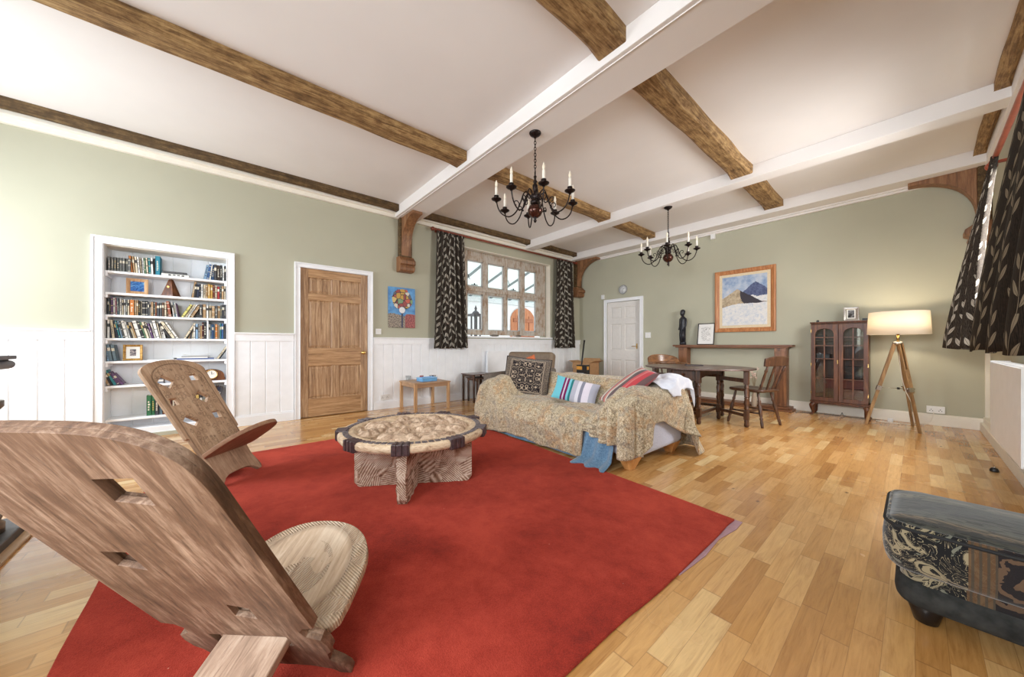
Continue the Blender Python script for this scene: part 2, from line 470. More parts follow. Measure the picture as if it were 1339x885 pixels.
b.bump(n2, .6, .004); M_throw = b.done(c, .9, 0, .15, Sheen_Weight=.2)
b = B('blue_blanket'); n1 = b.noise(scale=90, detail=3); c = b.ramp(n1, [(.3, S(82, 112, 140)), (.7, S(120, 152, 178))]); b.bump(n1, .4, .003); M_blue = b.done(c, .9, 0, .15, Sheen_Weight=.4)
b = B('pale_sofa_fabric'); n1 = b.noise(scale=200, detail=2); c = b.ramp(n1, [(.3, S(176, 180, 200)), (.7, S(204, 206, 222))]); b.bump(n1, .3, .002); M_sofa = b.done(c, .9, 0, .2)
b = B('white_sheet'); n1 = b.noise(scale=12, detail=4); c = b.ramp(n1, [(.3, S(206, 210, 226)), (.7, S(232, 234, 242))]); b.bump(n1, .35, .01); M_sheet = b.done(c, .85, 0, .2)
M_brownf = plain('taupe_leather', S(122, 104, 86), .55, var=.08, scale=30, bump=.1)
M_greyf = plain('grey_brown_fabric', S(112, 102, 94), .9, var=.2, scale=60, bump=.2)

# black cushion with cream scrolls (uv 0..1)
b = B('scroll_cushion')
u, v, _ = b.xyz(b.coord('UV'))
uc, vc = (u - .5).abs(), (v - .5).abs() * .9
d = (uc * uc + vc * vc).sqrt()
warp = b.noise(b.vec(uc * 1.0, vc * 1.0, .3), 9.0, 1, .4)
rim = uc.max(vc)
q1 = ((d * 30.0) + (uc * 34.0).sin() * 1.3 + (vc * 34.0).sin() * 1.3).sin().abs().lt(.22)
q2 = ((warp * 26.0).sin().abs()).lt(.17)
line = q1.max(q2) * rim.lt(.36)
band = rim.gt(.39) * b.noise(b.vec(u, v, 0.0), 75.0, 2, .6).gt(.50)
edge = rim.gt(.365) * rim.lt(.385)
f = line.max(band * .60).max(edge * .8)
c = b.mix(f, S(32, 25, 29), S(176, 158, 138))
b.bump(f, .4, .004); M_cushk = b.done(c, .9, 0, .15, Sheen_Weight=.3)
def stripes(name, stops):
    b = B(name); u, v, _ = b.xyz(b.coord('UV'))
    c = b.ramp(u, [(p, S(*q)) for p, q in stops], 'CONSTANT')
    n = b.noise(scale=220, detail=2); b.bump(n, .3, .002)
    c = b.mix(.25, c, b.ramp(n, [(.3, (.6, .6, .6, 1)), (.7, (1, 1, 1, 1))]), 'MULTIPLY')
    return b.done(c, .85, 0, .15, Sheen_Weight=.2)
M_strA = stripes('teal_stripe_cushion', [(0, (110, 190, 206)), (.2, (118, 24, 84)), (.245, (196, 190, 206)), (.28, (118, 24, 84)), (.33, (120, 190, 206)), (.38, (36, 118, 122)), (.43, (176, 176, 190)), (.54, (214, 212, 222)), (.62, (134, 134, 150)), (.69, (222, 214, 226)), (.84, (176, 176, 190))])
M_strB = stripes('red_stripe_cushion', [(0, (150, 60, 64)), (.1, (206, 196, 186)), (.2, (108, 84, 84)), (.26, (196, 120, 110)), (.36, (206, 196, 186)), (.44, (100, 84, 86)), (.6, (204, 86, 90)), (.68, (216, 120, 118)), (.74, (196, 70, 78)), (.9, (108, 84, 84))])
M_orange = plain('orange_cushion', S(206, 112, 70), .9, var=.15, scale=30)
M_piping = plain('dark_cord_piping', S(40, 32, 34), .9)

# curtains: charcoal with pale leaf sprigs (uv in metres)
def leafmat(name, ground, ground2, leaf, trans):
    b = B(name)
    u, v, _ = b.xyz(b.coord('UV'))
    CW, CH = .215, .34
    K = 1.38
    col = (u / CW).floor(); odd = (col * .5).fract().gt(.25)
    fx = ((u / CW).fract() - .5) * CW
    vy = v / CH + odd * .5
    rnd = b.white(b.vec(col, vy.floor(), 2.0))
    fy = (vy.fract() - .5) * CH
    fx = fx + (fy * 16.0 + rnd * 2.0).sin() * .016
    mask = None
    for (cx, cy, ang, a, w) in [(p * K, q * K, r, s * K, t * K) for p, q, r, s, t in ((.030, -.075, 50, .040, .0135), (-.030, -.040, 130, .040, .0135), (.032, .005, 52, .040, .0135), (-.028, .045, 128, .038, .013), (.006, .100, 84, .040, .0135))]:
        ca, sa = cos(radians(ang)), sin(radians(ang))
        dx, dy = fx - cx, fy - cy
        p = dx * ca + dy * sa; q = dy * ca - dx * sa
        e = (p / a).abs().pow(1.6) + (q / w).abs()
        vein = q.abs().gt(.0012)
        k = e.lt(1.0) * vein
        mask = k if mask is None else mask.max(k)
    stem = fx.abs().lt(.0022) * fy.abs().lt(.185)
    n = b.noise(scale=60, detail=4, rough=.7)
    gl = b.wave(b.vec(u * 3.0 + v * 1.0, v * 1.0, 0.0), 9.0, 8.0, 3, 2.0)
    c = b.ramp(n * .6 + gl * .4, [(.3, ground), (.75, ground2)])
    c = b.mix(stem.max(mask * 1.0), c, leaf)
    b.bump(mask * .5 + n * .3, .3, .003)
    return b.done(c, .8, 0, .12)
M_curt = leafmat('leaf_sprig_curtain', S(36, 31, 28), S(80, 72, 64), S(186, 180, 168), 0)
M_curtn = leafmat('leaf_sprig_curtain_backlit', S(22, 17, 14), S(50, 41, 32), S(132, 120, 100), 0)  # darker copy, the near curtain's backlit shade is put into its colour

# ottoman tapestry
b = B('ottoman_tapestry')
x, y, z = b.xyz()
n1 = b.noise(b.map(scale=(1, 1, 1)), 8.5, 2, .45, 2.2); n2 = b.noise(b.map(loc=(4, 1, 7)), 13.0, 2, .5, 2.0)
pat = ((n1 * 21.0).sin().gt(.05)).max((n2 * 26.0).sin().abs().lt(.22)) * ((n1 * 84.0).sin().gt(-.8))
c = b.mix(pat * .95, S(24, 24, 26), S(146, 134, 108))
c = b.mix(n1.gt(.58) * pat * .8, c, S(100, 104, 96))
sx = (x - .275).abs()                                              # rust and gold guard stripes with a medallion between them
c = b.mix(sx.lt(.115) * sx.gt(.06) * .9, c, S(92, 68, 46))
c = b.mix(((x * 420.0).sin().gt(.35)) * sx.lt(.115) * sx.gt(.06) * .7, c, S(60, 58, 52))
rr = ((x - .275) * (x - .275) + (z - .29) * (z - .29)).sqrt()
c = b.mix(sx.lt(.06), c, b.mix((rr * 150.0 + n2 * 9.0).sin().gt(.55), S(32, 28, 30), S(92, 72, 56)))
b.bump(pat, .35, .003); M_otto = b.done(c, .88, 0, .15, Sheen_Weight=.3)
b = B('ottoman_top_tapestry')
x, y, z = b.xyz()
bands = b.ramp((y * 2.2 + .5).fract(), [(0, S(72, 72, 66)), (.12, S(112, 108, 92)), (.2, S(60, 62, 58)), (.34, S(98, 96, 84)), (.5, S(50, 50, 48)), (.56, S(122, 104, 78)), (.6, S(88, 88, 80)), (.8, S(64, 64, 60))])
n1 = b.noise(b.map(scale=(2.2, 11, 8)), 3.2, 2, .5, 2.2)
c = b.mix((n1 * 22.0).sin().smooth(-.1, .4) * .8, bands, S(34, 35, 34))
b.bump(n1, .4, .004); M_ottot = b.done(c, .85, 0, .15, Sheen_Weight=.3)
M_ottob = plain('ottoman_dark_base', S(40, 40, 38), .9, var=.45, scale=22, bump=.2)

# glass
def glassmat(name, tint, rough=.0, alpha=.15):
    b = B(name); tr = b.new('ShaderNodeBsdfTransparent'); tr.inputs[0].default_value = tint
    gl = b.new('ShaderNodeBsdfGlossy'); gl.inputs['Roughness'].default_value = rough
    fr = b.new('ShaderNodeLayerWeight'); fr.inputs[0].default_value = .5
    mx = b.new('ShaderNodeMixShader'); fx = X(b, fr.outputs['Facing']).pow(5.0) * .9 + (.035 + alpha)
    b.link(fx, mx.inputs[0]); b.link(tr.outputs[0], mx.inputs[1]); b.link(gl.outputs[0], mx.inputs[2])
    out = b.nt.nodes['Material Output']; b.link(mx.outputs[0], out.inputs[0]); return b.m
M_glass = glassmat('window_glass', (.97, .98, .98, 1), 0, .0)
M_cabglass = glassmat('cabinet_glass', (.90, .92, .92, 1), .02, .05)
M_tumbler = glassmat('tumbler_glass', (.93, .95, .96, 1), .02, .05)
def emis(name, col, st, base=None):
    b = B(name); b.p.inputs['Emission Color'].default_value = col; b.p.inputs['Emission Strength'].default_value = st
    return b.done(base or col, .6)
M_bulb = plain('frosted_bulb', S(236, 226, 206), .3, var=.02)
# ------------------------------------------------------------------ room dimensions (metres)
XL, XR, YB, YF, ZC = -5.40, .56, -2.6, 6.79, 3.185
def wall_grid(mb, us, vs, holes, fn, depth):
    """wall sheet with openings: us, vs break lines; holes = (u0,u1,v0,v1); fn(u,v,d) -> point, d = depth behind the face"""
    us = sorted(set(us + [h[i] for h in holes for i in (0, 1)])); vs = sorted(set(vs + [h[i] for h in holes for i in (2, 3)]))
    inh = lambda u, v: any(h[0] < u < h[1] and h[2] < v < h[3] for h in holes)
    for a, c in zip(us, us[1:]):
        for e, g in zip(vs, vs[1:]):
            if inh((a + c) / 2, (e + g) / 2): continue
            for d in (0, depth):
                mb.add([fn(a, e, d), fn(c, e, d), fn(c, g, d), fn(a, g, d)], [(0, 1, 2, 3)])
    for h in holes:
        q = [(h[0], h[2]), (h[1], h[2]), (h[1], h[3]), (h[0], h[3])]
        for (u0, v0), (u1, v1) in zip(q, q[1:] + q[:1]):
            mb.add([fn(u0, v0, 0), fn(u1, v1, 0), fn(u1, v1, depth), fn(u0, v0, depth)], [(0, 1, 2, 3)])
    a, c, e, g = us[0], us[-1], vs[0], vs[-1]
    q = [(a, e), (c, e), (c, g), (a, g)]
    for (u0, v0), (u1, v1) in zip(q, q[1:] + q[:1]):
        mb.add([fn(u0, v0, 0), fn(u1, v1, 0), fn(u1, v1, depth), fn(u0, v0, depth)], [(0, 1, 2, 3)])
    return mb
WIN = (3.37, 5.74, 1.165, 2.82)
mb = wall_grid(MB(), [YB - .3, YF + .3], [-.05, ZC + .1], [(-.95, .10, .04, 2.06), (.80, 1.74, -.02, 2.06), WIN], lambda u, v, d: (XL - d, u, v), .34)
struct(mb.build('wall_left', M_wall))
mb = wall_grid(MB(), [XL - .34, XR + .4], [-.05, ZC + .1], [(-4.60, -3.775, -.02, 1.97)], lambda u, v, d: (u, YF + d, v), .16)
struct(mb.build('wall_far', M_wall))
WR = (3.05, 5.45, 1.08, 2.66)
WR2 = (-2.1, -.5, .95, 2.6)
mb = wall_grid(MB(), [YB - .3, YF + .16], [-.05, ZC + .1], [WR, WR2], lambda u, v, d: (XR + d, u, v), .34)
struct(mb.build('wall_right', M_wall))
WB = [(-.95, .25, .95, 2.6), (-5.0, -3.4, .95, 2.6)]
mb = wall_grid(MB(), [XL - .34, XR + .34], [-.05, ZC + .1], WB, lambda u, v, d: (u, YB - d, v), .3)
struct(mb.build('wall_back', M_wall))
struct(MB().box(XL - .3, XR + .3, YB - .3, YF + .16, -.12, 0).build('floor', M_floor))
struct(MB().box(XL - .34, XR + .34, YB - .3, YF + .16, ZC, ZC + .12).build('ceiling', M_ceil))

# white painted cross beams
for y0, y1 in ((2.12, 2.49), (4.92, 5.13), (6.44, YF)):
    mb = MB().box(XL, XR, y0, y1, 3.03, ZC)
    if y1 < 3: mb.box(XL, XR, y0 + .035, y0 + .043, 3.024, 3.032)
    if y1 == YF: mb.box(XL, XR, YF - .05, YF, 2.985, 3.04).box(XL, XR, YF - .085, YF, 3.012, 3.04)
    struct(mb.build('trim_1' if y1 < 3 else 'trim_2' if y1 < 6 else 'trim_3', M_ceil, bevel=.006), 'white painted beam across the ceiling')
# cornice strip along both long walls
struct(MB().box(XL, XL + .05, YB, YF, 3.02, ZC).box(XL, XL + .10, YB, YF, 3.075, ZC).build('trim_4', M_cream, bevel=.005))
struct(MB().box(XR - .05, XR, YB, YF, 3.02, ZC).box(XR - .03, XR, YB, YF, 3.0, 3.02).build('trim_5', M_ceil, bevel=.005))
# exposed old oak beams between the cross beams, chamfered and a little wavy
def beam(x0, x1, y0, y1, z0, mat, label):
    n = max(6, int((y1 - y0) / .12)); rings = []; ch = .035
    for i in range(n + 1):
        y = y0 + (y1 - y0) * i / n
        stop = min(1.0, min(i, n - i) / 1.2)
        k = ch * stop + .004
        w = lambda s: (vn(y * 2.2, s, 3) - .5) * .016
        rings.append([(x0 + w(1), y, ZC + .002), (x0 + w(2), y, z0 + k + w(5)), (x0 + k + w(3), y, z0 + w(6)), (x1 - k + w(4), y, z0 + w(6)), (x1 + w(7), y, z0 + k + w(8)), (x1 + w(9), y, ZC + .002)])
    o = MB().loft(rings, 0, False, True).build('ceiling_beam', mat, bevel=.006)
    return struct(o, label)
bays = ((YB, 2.12, 'near'), (2.49, 4.92, 'middle'), (5.13, 6.44, 'far'))
for y0, y1, w in bays:
    beam(-3.50, -3.27, y0, y1, 3.085, M_beam, f'exposed oak ceiling beam in the {w} bay, left of the middle')
    beam(-1.51, -1.28, y0, y1, 3.085, M_beam, f'exposed oak ceiling beam in the {w} bay, right of the middle')
    beam(-5.30, -5.19, y0, y1 - .0, 3.095, M_beamd, f'dark oak ceiling beam along the left wall, {w} bay')
    beam(.425, .515, y0, y1, 3.115, M_beam, f'oak ceiling beam along the right wall, {w} bay')

# ------------------------------------------------------------------ wainscot, baseboards
def panelling(name, y0, y1, z1, zb=.13):
    mb = MB()
    n = max(1, round((y1 - y0) / .155)); w = (y1 - y0) / n; g = .005; d = .016
    for i in range(n):
        a, c = y0 + i * w, y0 + (i + 1) * w
        mb.prism([(XL - .001, a), (XL - .001, c), (XL + d - .008, c), (XL + d, c - g * 1.4), (XL + d, a + g * 1.4), (XL + d - .008, a)], zb, z1 - .10)
    mb.box(XL, XL + .026, y0, y1, z1 - .105, z1 - .012)                        # rail
    mb.box(XL, XL + .045, y0, y1, z1 - .018, z1)                               # cap
    struct(mb.build(name, M_white, bevel=.002))
    mb = MB().box(XL, XL + .030, y0, y1, 0, zb - .02).box(XL, XL + .024, y0, y1, zb - .02, zb)
    struct(mb.build('baseboard_left', M_white, bevel=.003))
panelling('trim_6', YB, -.99, 1.154)
panelling('trim_7', .138, .755, 1.154)
panelling('trim_8', 1.79, YF, 1.118)
mb = MB().box(XL + .03, -4.67, YF - .022, YF, 0, .125).box(-3.70, XR, YF - .022, YF, 0, .125).box(-3.70, XR, YF - .014, YF, .125, .14)
struct(mb.build('baseboard_far', M_cream, bevel=.003))
# pipe casing and baseboard under the right-hand window
mb = MB().box(.49, XR, -2.6, YF - .02, 0, .10).box(.515, XR, -2.6, YF - .02, .10, .16)
struct(mb.build('baseboard_right', M_cream, bevel=.004))
struct(MB().box(.525, XR, YF - .055, YF - .0, .14, 1.05).build('trim_9', M_cream, bevel=.004))
struct(MB().box(XL, XR, YB, YB + .02, 0, .13).build('baseboard_back', M_white))

# ------------------------------------------------------------------ doors
def casing(mb, x0, x1, w, z1, y0, y1, bb=.018, pr=.009):
    """door casing of two legs and a head with a raised outer band, none of the pieces overlapping"""
    mb.box(x0 + bb, x0 + w, y0, y1, 0, z1 - w).box(x1 - w, x1 - bb, y0, y1, 0, z1 - w).box(x0 + bb, x1 - bb, y0, y1, z1 - w + .0005, z1 - bb)
    mb.box(x0, x0 + bb - .0005, y0 - pr, y1, 0, z1 - bb).box(x1 - bb + .0005, x1, y0 - pr, y1, 0, z1 - bb).box(x0, x1, y0 - pr, y1, z1 - bb + .0005, z1)
    mb.box(x0 + w - .004, x0 + w + .004, y0 - .004, y0 + .004, 0, z1 - w).box(x1 - w - .004, x1 - w + .004, y0 - .004, y0 + .004, 0, z1 - w)
    return mb
def six_panel(mb, w, h, t, zs, stile=.098, mull=.095, flip=1, y=False):
    """door leaf in local x (0..w), z (0..h), face at y = -t*flip; zs = panel z ranges"""
    F = -t / 2 * flip; Bk = t / 2 * flip
    cols = [(stile, (w - mull) / 2), ((w + mull) / 2, w - stile)]
    for a, c in ((0, stile), (w - stile, w)): mb.box(a, c, F, Bk, 0, h, 0)
    edges = [0] + [q for z in zs for q in z] + [h]
    for i in range(0, len(edges), 2): mb.box(stile, w - stile, F, Bk, edges[i], edges[i + 1], 1)
    for z0, z1 in zs:
        mb.box((w - mull) / 2, (w + mull) / 2, F, Bk, z0, z1, 0)
        for a, c in cols:
            i = .014; e = .038
            mb.box(a, c, F * .35, Bk * .35, z0, z1, 0)
            # moulding frame and raised field
            for s in (F,):
                vs = [(a, s * .96, z0), (c, s * .96, z0), (c, s * .96, z1), (a, s * .96, z1), (a + i, s * .45, z0 + i), (c - i, s * .45, z0 + i), (c - i, s * .45, z1 - i), (a + i, s * .45, z1 - i),
                      (a + e, s * .80, z0 + e), (c - e, s * .80, z0 + e), (c - e, s * .80, z1 - e), (a + e, s * .80, z1 - e)]
                fs = [(0, 1, 5, 4), (1, 2, 6, 5), (2, 3, 7, 6), (3, 0, 4, 7), (4, 5, 9, 8), (5, 6, 10, 9), (6, 7, 11, 10), (7, 4, 8, 11), (8, 9, 10, 11)]
                mb.add(vs, fs, 0)
    return mb
def knob(parent, name, M, mats):
    mb = MB().lathe([(.026, 0), (.026, .005), (.010, .008), (.009, .03), (.020, .036), (.026, .048), (.024, .060), (.012, .066), (0, .067)], 16)
    return mb.build(name, mats, parent, M=M)
# oak door on the left wall
d1 = bpy.data.objects.new('door_1', None); COL.objects.link(d1); struct(d1, 'oak six-panel door on the left wall'); d1.matrix_local = Matrix.Translation((XL, .826, 0)) @ Matrix.Rotation(pi / 2, 4, 'Z'); PM['door_1'] = d1.matrix_local.copy()
# local x runs along the wall (world +Y), local y points to the wall (world -X)
leaf = six_panel(MB(), .884, 2.04, .040, [(.248, .70), (.945, 1.61), (1.705, 1.925)])
leaf.build('door_leaf', [M_oak, M_oakh], d1, bevel=.002, M=Matrix.Translation((0, .018, .01)))
mb = casing(MB(), -.066, .958, .064, 2.118, -.022, .010)
mb.box(-.026, -.002, .012, .3, 0, 2.05).box(.886, .910, .012, .3, 0, 2.05).box(-.026, .910, .012, .3, 2.052, 2.058).box(0, .884, .1, .12, 0, 2.05)
mb.build('door_frame', M_white, d1, bevel=.002)
knob(d1, 'door_knob', Matrix.Translation((.82, -.002, .885)) @ Matrix.Rotation(pi / 2, 4, 'X'), M_brass)
for z in (1.72, .22):
    MB().cyl((0.0, -.004, z), (0.0, -.004, z + .09), .006, n=8).build('hinge', M_brass, d1)
# white door on the far wall, standing very slightly ajar
d2 = bpy.data.objects.new('door_2', None); COL.objects.link(d2); struct(d2, 'white six-panel door on the far wall'); d2.matrix_local = Matrix.Translation((-4.60, YF, 0)); PM['door_2'] = d2.matrix_local.copy()
M_doorw = plain('warm_white_door_paint', S(222, 218, 214), .45, var=.02)
leaf = six_panel(MB(), .775, 1.955, .040, [(.20, .66), (.88, 1.46), (1.58, 1.84)], stile=.09, mull=.085)
leaf.build('door_leaf', [M_doorw, M_doorw], d2, bevel=.002, M=Matrix.Translation((.006, .026, .01)) @ Matrix.Rotation(radians(3.5), 4, 'Z'))
mb = casing(MB(), -.068, .893, .068, 2.035, -.022, .0)
mb.build('door_frame', M_white, d2, bevel=.002)
M_hallshade = plain('hall_shade', S(44, 37, 33), .8)  # dark colour stands in for the shade behind the door gap
MB().box(0, .825, .15, .158, 0, 1.97).build('hall_shade_panel', M_hallshade, d2)
mb = MB().box(-.014, .014, -.005, 0, -.05, .06).cyl((0, -.004, 0), (0, -.05, 0), .008, n=10).tube([(0, -.048, 0), (-.02, -.052, 0), (-.06, -.05, .004), (-.10, -.05, .0)], [.008, .008, .007, .006], 8)
mb.build('door_handle', M_brass, d2, M=Matrix.Translation((.715, .050, .97)) @ Matrix.Rotation(radians(3.5), 4, 'Z'))

# ------------------------------------------------------------------ window on the left wall: oak mullions, stained and peeling
b = B('weathered_mullion')
n = b.noise(b.map(scale=(8, 8, 1.5)), 4.0, 6, .7, .5); n2 = b.noise(scale=4.0, detail=5, rough=.7)
c = b.ramp(n * .55 + n2 * .45, [(.36, S(140, 106, 78)), (.46, S(176, 158, 140)), (.56, S(200, 194, 186)), (.68, S(160, 152, 144))])
b.bump(n, .3, .006); M_mull = b.done(c, .6)
w1 = bpy.data.objects.new('window_1', None); COL.objects.link(w1); struct(w1, 'mullioned window on the left wall'); PM['window_1'] = Matrix()
xi, xo = -5.55, -5.62
cols = [(3.605, 3.972), (4.092, 4.508), (4.60, 4.962), (5.092, 5.44)]
mb = MB()
ys = [WIN[0]] + [q for c_ in cols for q in c_] + [WIN[1]]
for i in range(0, len(ys), 2): mb.box(xo, xi, ys[i], ys[i + 1], 1.20, WIN[3])
for y0, y1 in cols:
    mb.box(xo, xi, y0, y1, 2.64, WIN[3]).box(xo, xi, y0, y1, 2.0, 2.14).box(xo, xi, y0, y1, 1.20, 1.29)
mb.box(xi, xi + .025, WIN[0] + .02, WIN[1] - .02, 2.045, 2.10)
mb.build('window_frame', M_mull, w1, bevel=.006)
for y0, y1 in cols:
    for z0, z1 in ((1.29, 2.0), (2.14, 2.64)):
        mb = MB()
        for a, c_, e, g in ((y0, y0 + .022, z0, z1), (y1 - .022, y1, z0, z1), (y0, y1, z0, z0 + .022), (y0, y1, z1 - .022, z1)): mb.box(-5.60, -5.572, a, c_, e, g)
        fr = mb.build('casement', plain('casement_paint', S(196, 196, 196), .5), w1)
        MB().box(-5.588, -5.584, y0 + .02, y1 - .02, z0 + .02, z1 - .02).build('window_pane', M_glass, fr)
for i in (0, 2):
    y0, y1 = cols[i]
    MB().box(-5.57, -5.55, y0 + .10, y0 + .24, 2.165, 2.175).box(-5.57, -5.545, y0 + .16, y0 + .175, 2.165, 2.20).build('casement_stay', M_iron, w1)
    MB().tube([(-5.56, y0 + .02, 2.36), (-5.54, y0 + .025, 2.30), (-5.54, y0 + .05, 2.26)], .005, 6).build('casement_catch', M_iron, w1)
mb = MB().box(XL - .2, XL + .05, WIN[0] - .04, WIN[1] + .04, 1.135, 1.168)
mb.build('window_sill', M_white, w1, bevel=.006)
for k, (y, s, lb) in enumerate(((4.22, .10, 'flat grey stone lying on the left part of the window sill'), (4.86, .075, 'smaller flat grey stone lying to the right on the window sill'))):
    mb = MB(); rg = []
    for q in range(7):
        a = -pi / 2 + pi * q / 6; rg.append([(s * .45 * cos(a) * cos(2 * pi * j / 14) * (1 + .2 * vn(j * .7, q, 4 + k)), s * cos(a) * sin(2 * pi * j / 14) * (1 + .25 * vn(j * .5, q, 6 + k)), .022 + .021 * sin(a)) for j in range(14)])
    tag(mb.loft(rg, 0, True, True).build('stone', plain('grey_stone', S(120, 112, 104), .8, var=.3, scale=40), None, M=Matrix.Translation((XL - .10, y, 1.169))), lb, 'stone')
mb = MB()                                                         # painted plaster lining of the reveal
mb.box(XL - .12, XL + .001, WIN[0], WIN[1], WIN[3] - .012, WIN[3]).box(XL - .12, XL + .001, WIN[1] - .008, WIN[1], 1.17, WIN[3]).box(XL - .12, XL + .001, WIN[0], WIN[0] + .008, 1.17, WIN[3])
mb.build('window_lining', M_cream, w1)
# right window behind the curtains; unseen windows added behind the camera for light
def plain_window(name, x0, x1, y0, y1, z0, z1, axis, lights):
    w = bpy.data.objects.new(name, None); COL.objects.link(w); struct(w); PM[name] = Matrix()
    mb = MB(); t = .06
    if axis == 'x':
        for i in range(lights + 1):
            y = y0 + (y1 - y0 - t) * i / lights; mb.box(x0, x1, y, y + t, z0, z1)
        for z in (z0, (z0 + z1) / 2 + .2, z1 - t): mb.box(x0, x1, y0, y1, z, z + t)
        MB().box((x0 + x1) / 2 - .002, (x0 + x1) / 2 + .002, y0, y1, z0, z1).build('window_pane', M_glass, w)
    else:
        for i in range(lights + 1):
            x = x0 + (x1 - x0 - t) * i / lights; mb.box(x, x + t, y0, y1, z0, z1)
        for z in (z0, (z0 + z1) / 2 + .2, z1 - t): mb.box(x0, x1, y0, y1, z, z + t)
        MB().box(x0, x1, (y0 + y1) / 2 - .002, (y0 + y1) / 2 + .002, z0, z1).build('window_pane', M_glass, w)
    mb.build('window_frame', M_white, w, bevel=.004)
plain_window('window_2', XR + .20, XR + .26, WR[0], WR[1], WR[2], WR[3], 'x', 4)
plain_window('added_window_3', XR + .20, XR + .26, WR2[0], WR2[1], WR2[2], WR2[3], 'x', 3)
plain_window('added_window_4', WB[0][0], WB[0][1], YB - .26, YB - .20, WB[0][2], WB[0][3], 'y', 2)
plain_window('added_window_5', WB[1][0], WB[1][1], YB - .26, YB - .20, WB[1][2], WB[1][3], 'y', 3)

# ------------------------------------------------------------------ what stands outside the left window
struct(MB().box(-16, -5.9, -6, 18, -.5, -.3).build('ground', plain('pale_gravel', S(200, 196, 188), .9, var=.1, scale=60)))
M_render = plain('white_render', S(246, 247, 250), .8, var=.02, scale=2)
tag(MB().box(-10.4, -10.2, 0, 18, -.3, 3.6).build('courtyard_wall', M_render), 'white rendered wall across the courtyard', 'wall', kind='structure')
t = thing('courtyard_door', 'arched wooden door in the white wall outside the window', 'door', (-10.19, 9.22, -.3))
def arch_poly(w, h, n=14):
    r = w / 2; return [(-r, 0), (r, 0)] + [(r * cos(a), h - r * .8 + r * .8 * sin(a)) for a in [pi * i / n for i in range(n + 1)]]
R90 = Matrix.Rotation(pi / 2, 4, 'Z') @ Matrix.Rotation(pi / 2, 4, 'X')
M_cdoor = wood('cedar_door', S(150, 84, 50), S(192, 118, 76), S(214, 146, 100), axis=2, scale=4, rough=.6)
MB().prism(arch_poly(1.25, 2.78), 0, .05, 0, R90).build('door_leaf', M_cdoor, t)
mb = MB()
for z in (.5, 1.5, 2.2): mb.box(.05, .085, -.52, .52, z, z + .14)
for y in (-.30, -.0, .30): mb.box(.05, .075, y - .02, y + .02, .1, 2.45)
mb.build('door_batten', wood('cedar_batten', S(120, 64, 38), S(164, 94, 58), S(190, 122, 80), axis=1, scale=4, rough=.6), t)
t = thing('garden_lantern', 'dark lantern post in the courtyard outside the window', 'lantern', (-6.9, 4.72, -.3))
mb = MB().box(-.10, .10, -.10, .10, 0, .06)
for sx in (-1, 1):
    for sy in (-1, 1): mb.box(sx * .075 - .014, sx * .075 + .014, sy * .075 - .014, sy * .075 + .014, .06, 2.0)
mb.box(-.15, .15, -.15, .15, 2.0, 2.05).build('post', plain('slate_post', S(92, 92, 100), .6), t)
MB().lathe([(.10, 2.05), (.07, 2.10), (.02, 2.14), (.035, 2.18), (.02, 2.22), (.0, 2.27)], 12).build('finial', plain('slate_post', S(92, 92, 100), .6), t)
tag(MB().tube([(-7.0, 4.32, -.3), (-7.0, 4.32, 1.95)], .025, 8).build('garden_pole', plain('slate_post', S(92, 92, 100), .6)), 'thin dark pole left of the lantern outside the window', 'pole')
t = thing('garden_obelisk', 'small pale plant obelisk in the courtyard', 'trellis', (-8.2, 7.05, -.3))
mb = MB()
for k in range(4):
    a = pi / 4 + k * pi / 2; mb.tube([(.2 * cos(a), .2 * sin(a), 0), (.03 * cos(a), .03 * sin(a), 1.75)], .012, 6)
for z, r in ((.4, .16), (.9, .11), (1.4, .06)): mb.tube([(r * cos(q * pi / 6), r * sin(q * pi / 6), z) for q in range(13)], .008, 6)
mb.build('frame', plain('pale_wire', S(190, 190, 190), .5), t)
# glazed lean-to roof
t = thing('glass_roof', 'white glazed lean-to roof with dark bars outside the window', 'roof', (0, 0, 0))
b = B('frosted_roofing'); dn = b.new('ShaderNodeBsdfTranslucent'); dn.inputs[0].default_value = (.86, .92, .90, 1)
df = b.new('ShaderNodeBsdfDiffuse'); df.inputs[0].default_value = (.8, .86, .84, 1); mx = b.new('ShaderNodeMixShader'); mx.inputs[0].default_value = .7
b.link(df.outputs[0], mx.inputs[1]); b.link(dn.outputs[0], mx.inputs[2]); b.link(mx.outputs[0], b.nt.nodes['Material Output'].inputs[0])
def roofp(u, v): return (-6.3 - 3.9 * v, 2 + 12 * u, 3.9 - 1.15 * v)
MB().grid(12, 4, roofp).build('roof_sheet', b.m, t, solid=.01)
for i in range(13):
    y = 2.2 + i * .9
    MB().bar((-6.3, y, 3.87), (-10.2, y, 2.72), .05, .07).build('glazing_bar', plain('roof_bar', S(140, 146, 150), .5), t)
MB().box(-10.2, -10.05, 2, 14, 2.55, 2.70).build('gutter', plain('pale_gutter', S(225, 228, 230), .5), t)
for y in (2.1, 8.0, 13.9):
    MB().box(-6.36, -6.24, y - .06, y + .06, -.3, 3.88).build('roof_post', plain('pale_gutter', S(225, 228, 230), .5), t)

